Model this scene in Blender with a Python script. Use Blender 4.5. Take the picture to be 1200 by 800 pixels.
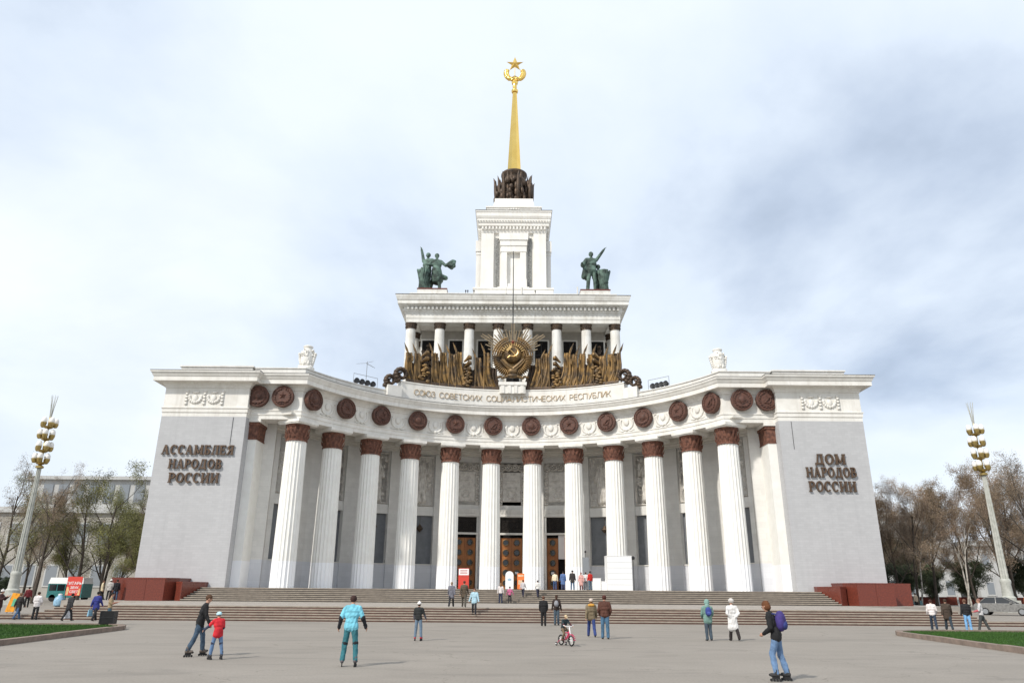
import bpy, bmesh, math, random
import numpy as np
from mathutils import Vector, Matrix, Euler
R = math.radians
sc = bpy.context.scene
for o in list(bpy.data.objects): bpy.data.objects.remove(o)
# ---------------------------------------------------------------- camera
cam_data = bpy.data.cameras.new('camera'); cam = bpy.data.objects.new('camera', cam_data)
sc.collection.objects.link(cam)
cam_data.sensor_width = 36; cam_data.lens = 850/1200*36; cam_data.clip_end = 6000; cam_data.clip_start = .1
cam_data.shift_x = -1/1200
cam.matrix_world = Matrix.Translation((0, 0, 2)) @ Matrix.Rotation(R(90+18.9), 4, 'X') @ Matrix.Rotation(0.0076, 4, 'Z')
sc.camera = cam
# ---------------------------------------------------------------- world: hazy spring sky with broken cloud
SUN_EL, SUN_AZ = R(42), R(-138)          # azimuth: direction towards the sun, clockwise from +Y
world = bpy.data.worlds.new('World'); sc.world = world; world.use_nodes = True
wn = world.node_tree.nodes; wl = world.node_tree.links; wn.clear()
def W(t, **k):
    n = wn.new(t)
    for a, b in k.items(): setattr(n, a, b)
    return n
sky = W('ShaderNodeTexSky', sky_type='NISHITA', sun_disc=False, sun_elevation=SUN_EL, sun_rotation=SUN_AZ)
sky.air_density = 1.0; sky.dust_density = 1.6; sky.ozone_density = 1.4
tc = W('ShaderNodeTexCoord'); sep = W('ShaderNodeSeparateXYZ'); wl.new(tc.outputs['Generated'], sep.inputs[0])
def M(op, a, b=None):
    n = W('ShaderNodeMath', operation=op)
    for i, v in enumerate((a, b)):
        if v is None: continue
        if isinstance(v, (int, float)): n.inputs[i].default_value = v
        else: wl.new(v, n.inputs[i])
    return n.outputs[0]
zc = M('MAXIMUM', sep.outputs['Z'], 0.0)
den = M('ADD', zc, 0.30)
comb = W('ShaderNodeCombineXYZ')
wl.new(M('DIVIDE', sep.outputs['X'], den), comb.inputs[0]); wl.new(M('DIVIDE', sep.outputs['Y'], den), comb.inputs[1])
def noise(scale, det, rough, off, dist=0.0):
    mp = W('ShaderNodeMapping'); mp.inputs['Location'].default_value = off
    wl.new(comb.outputs[0], mp.inputs[0])
    n = W('ShaderNodeTexNoise'); n.inputs['Scale'].default_value = scale; n.inputs['Detail'].default_value = det
    n.inputs['Roughness'].default_value = rough; n.inputs['Distortion'].default_value = dist
    wl.new(mp.outputs[0], n.inputs['Vector']); return n.outputs['Fac']
def ramp(f, stops):
    r = W('ShaderNodeValToRGB'); wl.new(f, r.inputs[0]); e = r.color_ramp.elements
    e[0].position, e[0].color = stops[0][0], (*stops[0][1], 1); e[1].position, e[1].color = stops[-1][0], (*stops[-1][1], 1)
    for p, c in stops[1:-1]:
        k = e.new(p); k.color = (*c, 1)
    return r.outputs[0]
cover = ramp(noise(1.1, 7, .52, (11.4, 26.75, 2.63), .25), [(.30, (0, 0, 0)), (.52, (1, 1, 1))])       # cloud cover
shade = ramp(noise(.80, 8, .52, (16.82, 7.08, 0.12), .2), [(.29, (.34, .415, .53)), (.36, (.50, .585, .72)), (.43, (.69, .775, .89)), (.51, (.80, .87, .955)), (.66, (.875, .925, .975))])
skys = W('ShaderNodeMix', data_type='RGBA', blend_type='MULTIPLY'); skys.inputs[0].default_value = 1
wl.new(sky.outputs[0], skys.inputs[6]); skys.inputs[7].default_value = (.12, .12, .12, 1)
mx = W('ShaderNodeMix', data_type='RGBA')
wl.new(M('ADD', M('MULTIPLY', cover, .22), .74), mx.inputs[0])
wl.new(skys.outputs[2], mx.inputs[6]); wl.new(shade, mx.inputs[7])
bg = W('ShaderNodeBackground'); bg.inputs[1].default_value = 1.0
wl.new(mx.outputs[2], bg.inputs[0])
out = W('ShaderNodeOutputWorld'); wl.new(bg.outputs[0], out.inputs[0])
# ---------------------------------------------------------------- sun through thin cloud
sl = bpy.data.lights.new('sun', 'SUN'); sl.energy = 3.0; sl.angle = R(3.0); sl.color = (1, .95, .87)
sun = bpy.data.objects.new('sun', sl); sc.collection.objects.link(sun)
sd = Vector((math.sin(SUN_AZ)*math.cos(SUN_EL), math.cos(SUN_AZ)*math.cos(SUN_EL), math.sin(SUN_EL)))
sun.rotation_euler = sd.to_track_quat('Z', 'Y').to_euler()
sun.location = sd*400
vs = sc.view_settings; vs.view_transform = 'Standard'; vs.look = 'None'; vs.gamma = 1; vs.exposure = 0.24; vs.use_curve_mapping = False
# ---------------------------------------------------------------- materials
MT = {}
def mat(name, col, col2=None, scale=3.0, rough=.8, metal=0, bump=0, bscale=30, stretch=1.0, band=None, contrast=(.35, .65), spec=.4, bdist=.02,
        brick=None, streak=None, coords='world', detail=6, trans=None):
    m = bpy.data.materials.new(name); m.use_nodes = True; nt = m.node_tree; N = nt.nodes; L = nt.links
    bs = N['Principled BSDF']; bs.inputs['Roughness'].default_value = rough; bs.inputs['Metallic'].default_value = metal
    bs.inputs['Specular IOR Level'].default_value = spec
    if coords == 'world':
        pos = N.new('ShaderNodeNewGeometry').outputs['Position']
    else: pos = N.new('ShaderNodeTexCoord').outputs['Object']
    mp = N.new('ShaderNodeMapping'); mp.inputs['Scale'].default_value = (1, 1, stretch); L.new(pos, mp.inputs[0])
    def noi(s, d=6, src=mp.outputs[0], r=.6):
        n = N.new('ShaderNodeTexNoise'); n.inputs['Scale'].default_value = s; n.inputs['Detail'].default_value = d; n.inputs['Roughness'].default_value = r
        L.new(src, n.inputs['Vector']); return n.outputs['Fac']
    def mixc(f, a, b, blend='MIX'):
        x = N.new('ShaderNodeMix'); x.data_type = 'RGBA'; x.blend_type = blend
        for s, v in ((0, f), (6, a), (7, b)):
            if isinstance(v, tuple): x.inputs[s].default_value = (*v[:3], 1)
            elif isinstance(v, (int, float)): x.inputs[s].default_value = v
            else: L.new(v, x.inputs[s])
        return x.outputs[2]
    def rmp(f, a, b):
        n = N.new('ShaderNodeMapRange'); n.inputs[1].default_value = a; n.inputs[2].default_value = b; L.new(f, n.inputs[0]); return n.outputs[0]
    c = col
    if col2: c = mixc(rmp(noi(scale, detail), *contrast), col, col2)
    if streak:                                   # rain streaks: noise drawn out along z
        m2 = N.new('ShaderNodeMapping'); m2.inputs['Scale'].default_value = (1.6, 1.6, .07); L.new(pos, m2.inputs[0])
        c = mixc(rmp(noi(1.2, 5, m2.outputs[0]), .5, .78), c, streak)
    if band:
        sp = N.new('ShaderNodeSeparateXYZ'); L.new(pos, sp.inputs[0])
        lt = N.new('ShaderNodeMath'); lt.operation = 'LESS_THAN'; lt.inputs[1].default_value = band[0]; L.new(sp.outputs[2], lt.inputs[0])
        c = mixc(lt.outputs[0], c, band[1])
    h = None
    if brick:
        bt = N.new('ShaderNodeTexBrick'); bt.inputs['Scale'].default_value = 1; bt.inputs['Brick Width'].default_value = brick[0]; bt.inputs['Row Height'].default_value = brick[1]
        bt.inputs['Mortar Size'].default_value = brick[2]; bt.inputs['Mortar Smooth'].default_value = .3
        bt.inputs['Color1'].default_value = (1, 1, 1, 1); bt.inputs['Color2'].default_value = (.93, .93, .93, 1); bt.inputs['Mortar'].default_value = (.88, .88, .88, 1)
        sp = N.new('ShaderNodeSeparateXYZ'); L.new(pos, sp.inputs[0]); cb = N.new('ShaderNodeCombineXYZ')
        ad = N.new('ShaderNodeMath'); ad.operation = 'ADD'; L.new(sp.outputs[0], ad.inputs[0]); L.new(sp.outputs[1], ad.inputs[1])
        L.new(ad.outputs[0], cb.inputs[0]); L.new(sp.outputs[2], cb.inputs[1]); L.new(cb.outputs[0], bt.inputs['Vector'])
        c = mixc(1.0, c, bt.outputs['Color'], 'MULTIPLY')
    if isinstance(c, tuple): bs.inputs['Base Color'].default_value = (*c[:3], 1)
    else: L.new(c, bs.inputs['Base Color'])
    if bump:
        b = N.new('ShaderNodeBump'); b.inputs['Strength'].default_value = bump; b.inputs['Distance'].default_value = bdist
        L.new(noi(bscale, 5, pos), b.inputs['Height']); L.new(b.outputs[0], bs.inputs['Normal'])
    if trans:
        bs.inputs['Subsurface Weight'].default_value = 0
        bs.inputs['Transmission Weight'].default_value = trans
    MT[name] = m; return m
WHITE = (.80, .78, .735)
mat('white_plaster', WHITE, (.70, .675, .625), scale=.9, rough=.85, bump=.15, bscale=14, streak=(.63, .60, .55))
mat('white_column', (.84, .83, .79), (.78, .765, .72), scale=1.1, rough=.8, bump=.1, bscale=12, band=(4.55, (.87, .872, .88)))
mat('white_upper', (.78, .765, .72), (.60, .57, .51), scale=.55, rough=.85, bump=.15, bscale=10, contrast=(.45, .75), streak=(.56, .53, .47))
mat('tower_white', (.83, .81, .765), (.75, .72, .67), scale=.4, rough=.85, bump=.1, bscale=8, streak=(.70, .67, .61))
mat('wing_plaster', (.49, .49, .497), (.465, .465, .472), scale=.5, rough=.9, bump=.25, bscale=5, brick=(.62, .22, .012), streak=(.445, .445, .452))
mat('porch_wall', (.78, .765, .73), (.70, .685, .65), scale=.7, rough=.9, bump=.2, bscale=9, brick=(1.3, .55, .012), band=(4.75, (.70, .71, .74)))
mat('relief_stone', (.74, .71, .66), (.52, .49, .45), scale=2.2, rough=.9, bump=.5, bscale=6, bdist=.05)
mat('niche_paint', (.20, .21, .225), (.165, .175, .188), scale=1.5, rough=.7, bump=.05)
mat('terracotta', (.24, .105, .068), (.085, .038, .028), scale=3.2, rough=.75, bump=.5, bscale=9, bdist=.05)
mat('medal_brown', (.14, .062, .043), (.07, .036, .028), scale=4, rough=.65, bump=.6, bscale=5, bdist=.06)
mat('bronze', (.30, .185, .075), (.085, .062, .042), scale=.9, rough=.5, metal=.45, bump=.3, bscale=6, contrast=(.38, .62))
mat('bronze_gold', (.31, .185, .065), (.075, .054, .034), scale=1.3, rough=.5, metal=.45, bump=.25, bscale=8, contrast=(.4, .66))
mat('bronze_dark', (.115, .075, .048), (.055, .042, .033), scale=2, rough=.55, metal=.4, bump=.5, bscale=6, bdist=.05)
mat('ray_bronze', (.30, .235, .15), (.16, .12, .075), scale=1.5, rough=.55, metal=.35)
mat('gold', (.95, .66, .20), (.88, .58, .15), scale=.6, rough=.2, metal=1.0)
mat('gold_paint', (.70, .47, .20), (.55, .36, .14), scale=3, rough=.4, metal=.55)
mat('patina', (.14, .215, .175), (.035, .05, .043), scale=1.1, rough=.75, metal=.15, bump=.4, bscale=3, bdist=.06, contrast=(.38, .60))
mat('red_granite', (.20, .046, .028), (.115, .03, .021), scale=9, rough=.28, spec=.5, streak=(.15, .037, .025))
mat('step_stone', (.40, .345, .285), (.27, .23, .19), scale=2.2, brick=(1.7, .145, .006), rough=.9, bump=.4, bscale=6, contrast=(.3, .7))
mat('step_red_shaded', (.24, .135, .10), (.16, .095, .075), scale=2.0, rough=.9, bump=.4, bscale=6)  # reddish lower risers; shade under the nosings is put into the tone
mat('step_grey_shaded', (.17, .15, .125), (.11, .10, .085), scale=2.0, rough=.9, bump=.4, bscale=6)  # upper risers, coloured darker than the treads to stand in for nosing shade
mat('terrace_stone', (.36, .325, .285), (.28, .25, .22), scale=1.2, rough=.9, bump=.2, bscale=7)
mat('kerb_stone', (.27, .205, .165), (.18, .14, .115), scale=2.5, rough=.9, bump=.3, bscale=8)
mat('wood', (.42, .16, .042), (.25, .085, .024), scale=2.5, rough=.45, stretch=.15, bump=.1, bscale=20)
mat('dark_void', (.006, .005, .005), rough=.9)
mat('dark_grille', (.028, .022, .018), (.015, .012, .01), scale=5, rough=.6, metal=.4)
mat('dark_glass', (.012, .015, .018), rough=.12, spec=.6)
mat('dark_metal', (.03, .03, .032), rough=.5, metal=.3)
mat('grey_metal', (.30, .31, .32), rough=.45, metal=.6)
mat('hall_stone_shaded', (.42, .395, .35), (.33, .31, .275), scale=.8, rough=.9, bump=.2, bscale=6)  # wall behind the upper columns; loggia shadow is worked into its colour
mat('roof_tin', (.22, .21, .20), (.15, .145, .14), scale=1, rough=.6)
mat('roof_edge', (.10, .095, .09), rough=.7)
mat('ceiling', (.72, .69, .63), (.60, .575, .53), scale=.8, rough=.9)
mat('letter_gold', (.56, .43, .27), (.46, .34, .20), scale=3, rough=.5, metal=.2)
mat('lattice', (.36, .36, .345), (.20, .20, .19), scale=4, rough=.8)
mat('letter_side', (.075, .05, .034), rough=.6)
mat('letter_front', (.125, .078, .048), (.08, .05, .032), scale=3, rough=.55, metal=.2)
mat('white_paint', (.82, .82, .81), rough=.5)
mat('red_board', (.62, .06, .04), rough=.5)
mat('orange_board', (.80, .20, .05), rough=.5)
mat('lamp_concrete', (.50, .50, .46), (.36, .37, .33), scale=2.5, rough=.85, bump=.2)
mat('lamp_gold', (.50, .38, .14), (.32, .23, .085), scale=5, rough=.4, metal=.7)
mat('globe', (.82, .80, .76), rough=.25, spec=.5)
mat('bark', (.085, .068, .054), (.05, .04, .032), scale=4, rough=.95, bump=.5, bscale=12)
mat('birch_bark', (.44, .41, .36), (.12, .10, .085), scale=2.5, rough=.9, contrast=(.45, .66))
mat('twig_brown', (.23, .17, .13), (.155, .117, .088), scale=.4, rough=.95)
mat('twig_grey', (.12, .105, .088), (.075, .065, .053), scale=.4, rough=.95)
mat('leaf_spring', (.20, .195, .06), (.13, .13, .042), scale=.35, rough=.7)
mat('leaf_dark', (.08, .10, .05), (.045, .062, .032), scale=.5, rough=.8)
mat('bud_brown', (.28, .20, .135), (.19, .145, .095), scale=.4, rough=.9)
mat('grass', (.050, .115, .018), (.028, .075, .012), scale=1.3, rough=.9)
mat('far_white', (.50, .50, .485), (.42, .42, .41), scale=.3, rough=.9)
mat('far_tan', (.40, .375, .335), (.33, .31, .275), scale=.3, rough=.9)
mat('far_glass', (.22, .24, .26), rough=.2, spec=.6)
mat('fence_red', (.26, .06, .04), (.19, .045, .03), scale=2, rough=.8)
mat('rubber', (.015, .015, .016), rough=.8)
mat('chrome', (.6, .6, .62), rough=.2, metal=1)
mat('skin', (.52, .30, .21), (.46, .25, .17), scale=8, rough=.6)
# ---------------------------------------------------------------- mesh helpers
class MB:
    def __init__(s): s.v = []; s.f = []; s.m = []
    def add(s, vs, fs, mi=0):
        b = len(s.v); s.v += [tuple(p) for p in vs]
        s.f += [tuple(b+i for i in f) for f in fs]; s.m += [mi]*len(fs); return s
    def box(s, x0, x1, y0, y1, z0, z1, mi=0):
        return s.add([(x0,y0,z0),(x1,y0,z0),(x1,y1,z0),(x0,y1,z0),(x0,y0,z1),(x1,y0,z1),(x1,y1,z1),(x0,y1,z1)],
                     [(0,3,2,1),(4,5,6,7),(0,1,5,4),(1,2,6,5),(2,3,7,6),(3,0,4,7)], mi)
    def frustum(s, x0, x1, y0, y1, z0, z1, dx, dy, mi=0):
        return s.add([(x0,y0,z0),(x1,y0,z0),(x1,y1,z0),(x0,y1,z0),(x0+dx,y0+dy,z1),(x1-dx,y0+dy,z1),(x1-dx,y1-dy,z1),(x0+dx,y1-dy,z1)],
                     [(0,3,2,1),(4,5,6,7),(0,1,5,4),(1,2,6,5),(2,3,7,6),(3,0,4,7)], mi)
    def lathe(s, prof, seg=24, c=(0,0), mi=0, caps=True, a0=0.0):
        vs = []; fs = []
        for r, z in prof:
            for i in range(seg):
                a = a0+2*math.pi*i/seg; vs.append((c[0]+r*math.cos(a), c[1]+r*math.sin(a), z))
        n = len(prof)
        for j in range(n-1):
            for i in range(seg):
                k = (i+1) % seg; fs.append((j*seg+i, j*seg+k, (j+1)*seg+k, (j+1)*seg+i))
        if caps:
            fs.append(tuple(range(seg-1, -1, -1))); fs.append(tuple((n-1)*seg+i for i in range(seg)))
        return s.add(vs, fs, mi)
    def tube(s, pts, rad, seg=8, mi=0, caps=True):
        pts = [Vector(p) for p in pts]; n = len(pts)
        if not hasattr(rad, '__len__'): rad = [rad]*n
        vs = []; fs = []; up = None
        for j, p in enumerate(pts):
            d = (pts[min(j+1, n-1)]-pts[max(j-1, 0)]).normalized()
            if up is None:
                up = Vector((0,0,1)) if abs(d.z) < .9 else Vector((1,0,0))
            a = d.cross(up)
            if a.length < 1e-5: a = d.orthogonal()
            a.normalize(); b = a.cross(d).normalized(); up = b
            for i in range(seg):
                t = 2*math.pi*i/seg; q = p+(a*math.cos(t)+b*math.sin(t))*rad[j]; vs.append(q[:])
        for j in range(n-1):
            for i in range(seg):
                k = (i+1) % seg; fs.append((j*seg+i, j*seg+k, (j+1)*seg+k, (j+1)*seg+i))
        if caps:
            fs.append(tuple(range(seg-1, -1, -1))); fs.append(tuple((n-1)*seg+i for i in range(seg)))
        return s.add(vs, fs, mi)
    def ball(s, c, r, seg=10, rings=6, mi=0, rot=None):
        if not hasattr(r, '__len__'): r = (r, r, r)
        vs = []; c = Vector(c)
        def P(x, y, z):
            p = Vector((x*r[0], y*r[1], z*r[2]))
            if rot is not None: p = rot @ p
            return (c+p)[:]
        vs.append(P(0,0,-1))
        for j in range(1, rings):
            t = -math.pi/2+math.pi*j/rings
            for i in range(seg):
                a = 2*math.pi*i/seg; vs.append(P(math.cos(t)*math.cos(a), math.cos(t)*math.sin(a), math.sin(t)))
        vs.append(P(0,0,1)); fs = []
        for i in range(seg): fs.append((0, 1+(i+1) % seg, 1+i))
        for j in range(rings-2):
            for i in range(seg):
                k = (i+1) % seg; fs.append((1+j*seg+i, 1+j*seg+k, 1+(j+1)*seg+k, 1+(j+1)*seg+i))
        L = len(vs)-1
        for i in range(seg): fs.append((L, 1+(rings-2)*seg+i, 1+(rings-2)*seg+(i+1) % seg))
        return s.add(vs, fs, mi)
    def capsule(s, p, q, r1, r2, seg=10, mi=0):
        p = Vector(p); q = Vector(q); d = (q-p)
        if d.length < 1e-4: return s.ball(p, r1, seg, 6, mi)
        d.normalize(); pts = []; rr = []
        for t in (-85, -55, -25): pts.append(p+d*r1*math.sin(R(t))); rr.append(r1*math.cos(R(t)))
        pts += [p, q]; rr += [r1, r2]
        for t in (25, 55, 85): pts.append(q+d*r2*math.sin(R(t))); rr.append(r2*math.cos(R(t)))
        return s.tube(pts, rr, seg, mi)
    def prism(s, poly, y0, y1, mi=0):            # polygon in x,z extruded along y
        n = len(poly); vs = [(x, y0, z) for x, z in poly]+[(x, y1, z) for x, z in poly]
        fs = [tuple(range(n)), tuple(range(2*n-1, n-1, -1))]+[(i, n+i, n+(i+1) % n, (i+1) % n) for i in range(n)]
        return s.add(vs, fs, mi)
    def slab(s, poly, z0, z1, mi=0):             # polygon in x,y extruded along z
        n = len(poly); vs = [(x, y, z0) for x, y in poly]+[(x, y, z1) for x, y in poly]
        fs = [tuple(range(n-1, -1, -1)), tuple(range(n, 2*n))]+[(i, (i+1) % n, n+(i+1) % n, n+i) for i in range(n)]
        return s.add(vs, fs, mi)
    def sweep(s, path, prof, mi=0, closed=False):
        P = [Vector((x, y)) for x, y in path]; n = len(P); mit = []
        for i in range(n):
            d1 = (P[i]-P[i-1]).normalized() if (i or closed) else None
            d2 = (P[(i+1) % n]-P[i]).normalized() if (i < n-1 or closed) else None
            n1 = Vector((d1.y, -d1.x)) if d1 else None; n2 = Vector((d2.y, -d2.x)) if d2 else None
            if n1 is None: mit.append(n2)
            elif n2 is None: mit.append(n1)
            else:
                m = (n1+n2).normalized(); mit.append(m/max(.3, m.dot(n1)))
        k = len(prof); vs = []; fs = []
        for i in range(n):
            for d, z in prof:
                q = P[i]+mit[i]*d; vs.append((q.x, q.y, z))
        for i in range(n if closed else n-1):
            j = (i+1) % n
            for a in range(k-1): fs.append((i*k+a, j*k+a, j*k+a+1, i*k+a+1))
        return s.add(vs, fs, mi)
    def xf(s, M, start=0):
        s.v[start:] = [tuple(M @ Vector(p)) for p in s.v[start:]]; return s
    def mesh(s, name):
        me = bpy.data.meshes.new(name); me.from_pydata(s.v, [], s.f)
        if any(s.m): me.polygons.foreach_set('material_index', s.m)
        bm = bmesh.new(); bm.from_mesh(me); bmesh.ops.recalc_face_normals(bm, faces=bm.faces); bm.to_mesh(me); bm.free()
        return me
def obj(name, mb, mats, parent=None, smooth=False, loc=None, rot=None, scale=None):
    me = mb.mesh(name) if isinstance(mb, MB) else mb
    if not isinstance(mats, (list, tuple)): mats = [mats]
    if not me.materials:
        for m in mats: me.materials.append(MT[m] if isinstance(m, str) else m)
    if smooth:
        me.polygons.foreach_set('use_smooth', [True]*len(me.polygons))
        if smooth is not True:
            try: me.set_sharp_from_angle(angle=R(smooth))
            except Exception: pass
    o = bpy.data.objects.new(name, me); sc.collection.objects.link(o); o.parent = parent
    if loc is not None: o.location = loc
    if rot is not None: o.rotation_euler = rot if hasattr(rot, '__len__') else (0, 0, rot)
    if scale is not None: o.scale = scale if hasattr(scale, '__len__') else (scale,)*3
    return o
def empty(name, loc=(0,0,0), rz=0, parent=None):
    o = bpy.data.objects.new(name, None); o.empty_display_size = .3; sc.collection.objects.link(o)
    o.location = loc; o.rotation_euler = (0, 0, rz); o.parent = parent; return o
def tag(o, label=None, cat=None, group=None, kind=None):
    for k, v in (('label', label), ('category', cat), ('group', group), ('kind', kind)):
        if v: o[k] = v
    return o
def copy_tree(o, parent=None):
    c = o.copy(); sc.collection.objects.link(c); c.parent = parent
    for ch in list(o.children): copy_tree(ch, c)
    return c
# ================================================================ SETTING
def asphalt():
    m = bpy.data.materials.new('asphalt'); m.use_nodes = True; N = m.node_tree.nodes; L = m.node_tree.links; bs = N['Principled BSDF']
    pos = N.new('ShaderNodeNewGeometry').outputs['Position']
    def noi(s, d, sc=(1,1,1), dist=0):
        mp = N.new('ShaderNodeMapping'); mp.inputs['Scale'].default_value = sc; L.new(pos, mp.inputs[0])
        n = N.new('ShaderNodeTexNoise'); n.inputs['Scale'].default_value = s; n.inputs['Detail'].default_value = d; n.inputs['Roughness'].default_value = .62; n.inputs['Distortion'].default_value = dist
        L.new(mp.outputs[0], n.inputs['Vector']); return n.outputs['Fac']
    def rr(f, a, b):
        n = N.new('ShaderNodeMapRange'); n.inputs[1].default_value = a; n.inputs[2].default_value = b; L.new(f, n.inputs[0]); return n.outputs[0]
    def mx(f, a, b, bl='MIX'):
        x = N.new('ShaderNodeMix'); x.data_type = 'RGBA'; x.blend_type = bl
        for s, v in ((0, f), (6, a), (7, b)):
            if isinstance(v, tuple): x.inputs[s].default_value = (*v, 1)
            elif isinstance(v, float): x.inputs[s].default_value = v
            else: L.new(v, x.inputs[s])
        return x.outputs[2]
    c = mx(rr(noi(.22, 6, (1, 1.6, 1), .6), .35, .68), (.302, .271, .235), (.262, .235, .203))
    c = mx(rr(noi(.6, 5, (.35, 1.3, 1), .8), .54, .74), c, (.215, .194, .17))
    c = mx(rr(noi(.09, 3, (1, 2.2, 1), 1.5), .60, .64), c, mx(1.0, c, (.92, .92, .92), 'MULTIPLY'))   # resurfaced strips           # old tarred patches and tyre-worn streaks
    c = mx(rr(noi(14, 3), .3, .8), c, mx(1.0, c, (.78, .78, .78), 'MULTIPLY'))            # aggregate
    # cracks
    vo = N.new('ShaderNodeTexVoronoi'); vo.feature = 'DISTANCE_TO_EDGE'; vo.inputs['Scale'].default_value = .12
    wv = N.new('ShaderNodeTexNoise'); wv.inputs['Scale'].default_value = .9; wv.inputs['Detail'].default_value = 5; L.new(pos, wv.inputs['Vector'])
    va = N.new('ShaderNodeVectorMath'); va.operation = 'MULTIPLY_ADD'; va.inputs[1].default_value = (2.2, 2.2, 0); L.new(wv.outputs['Color'], va.inputs[0]); L.new(pos, va.inputs[2])
    L.new(va.outputs[0], vo.inputs['Vector'])
    c = mx(rr(vo.outputs['Distance'], .0026, .0008), c, (.20, .178, .152))
    L.new(c, bs.inputs['Base Color']); bs.inputs['Roughness'].default_value = .85; bs.inputs['Specular IOR Level'].default_value = .3
    b = N.new('ShaderNodeBump'); b.inputs['Strength'].default_value = .3; b.inputs['Distance'].default_value = .01; L.new(noi(25, 4), b.inputs['Height']); L.new(b.outputs[0], bs.inputs['Normal'])
    MT['asphalt'] = m
asphalt()
g = MB(); g.add([(-900,-300,0),(900,-300,0),(900,1500,0),(-900,1500,0)], [(0,1,2,3)])
tag(obj('plaza_ground', g, 'asphalt'), kind='structure')
# side roads behind the two lowest steps
for sx in (-1, 1):
    pl = MB(); xs = sorted((sx*31.2, sx*120)); pl.box(xs[0], xs[1], 50.9, 320, 0.004, .30)
    tag(obj('side_road', pl, 'asphalt'), kind='structure')
# lower steps
low = tag(empty('lower_steps', (0, 50, 0)), kind='structure')
def par(o, p):
    o.parent = p; o.matrix_parent_inverse = Matrix.Translation(-Vector(p.location)); return o
RIS, TRD = .145, .38
rng = random.Random(4)
for i in range(6):
    hw = 42 if i < 2 else 31.2-.38*(i-2)
    y0 = 50+TRD*i; z1 = RIS*(i+1)
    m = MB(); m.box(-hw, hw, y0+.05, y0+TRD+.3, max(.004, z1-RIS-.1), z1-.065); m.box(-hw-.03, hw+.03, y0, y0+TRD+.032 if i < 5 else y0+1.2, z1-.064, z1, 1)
    par(obj('step', m, ['step_red_shaded', 'step_stone']), low)
ZT = RIS*6
tp = [(-29.7, 53.1), (29.7, 53.1), (29.7, 66), (38, 68.2), (40, 68.6), (40, 100), (-40, 100), (-40, 68.6), (-38, 68.2), (-29.7, 66)]
m = MB(); m.slab(tp, .31, ZT-.003); tag(obj('terrace', m, 'terrace_stone'), kind='structure')
# upper steps
upp = tag(empty('upper_steps', (0, 69, ZT)), kind='structure'); R2 = .168
for i in range(7):
    hw = 29.62-.11*i; y0 = 69.0+.42*i; z1 = ZT+R2*(i+1)
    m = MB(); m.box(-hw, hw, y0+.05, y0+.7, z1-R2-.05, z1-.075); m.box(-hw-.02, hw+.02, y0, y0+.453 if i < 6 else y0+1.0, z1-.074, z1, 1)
    par(obj('step', m, ['step_grey_shaded', 'step_stone']), upp)
ZS = ZT+R2*7
m = MB(); m.box(-37, 37, 71.9, 150, ZT+.01, ZS-.004); tag(obj('stylobate', m, 'terrace_stone'), kind='structure')
# granite plinths
def plinth(sx, label):
    root = tag(empty('granite_plinth', (sx*32, 71, ZT)), label, 'plinth', 'red granite plinths at the foot of the wings')
    A = [(-34.6,69.0),(-31.2,69.0),(-30.6,70.5),(-30.6,72.99),(-37.0,72.99),(-37.0,70.8),(-34.6,70.8)]
    B = [(-30.58,69.9),(-29.7,69.15),(-28.9,72.2),(-28.9,72.99),(-30.58,72.99)]
    for poly, zt in ((A, 2.84), (B, 2.52)):
        P = [(x*-sx, y) for x, y in poly]
        if sx > 0: P = P[::-1]
        core = MB(); c = Vector((sum(p[0] for p in P)/len(P), sum(p[1] for p in P)/len(P)))
        inner = [((x-c.x)*.965+c.x, (y-c.y)*.965+c.y) for x, y in P]
        core.slab(inner, ZT+.001, zt-.13); par(obj('core', core, 'red_granite'), root)
        cap = MB(); cap.slab([((x-c.x)*1.008+c.x, (y-c.y)*1.008+c.y) for x, y in P], zt-.125, zt); par(obj('coping', cap, 'red_granite'), root)
        for a, b in zip(P, P[1:]+P[:1]):
            a = Vector(a); b = Vector(b); d = b-a; n = max(1, round(d.length/1.65)); d /= n
            if min(a.y, b.y) > 72.9: continue
            u = d.normalized(); nn = Vector((-u.y, u.x))*.07
            for k in range(n):
                p = a+d*k+u*.012; q = a+d*(k+1)-u*.012
                s = MB(); s.slab([p[:], q[:], (q+nn)[:], (p+nn)[:]], ZT+.001, zt-.135); par(obj('slab', s, 'red_granite'), root)
    return root
plinth(-1, 'polished red granite plinth at the foot of the left wing, by three standing people')
plinth(1, 'polished red granite plinth at the foot of the right wing')
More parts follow.
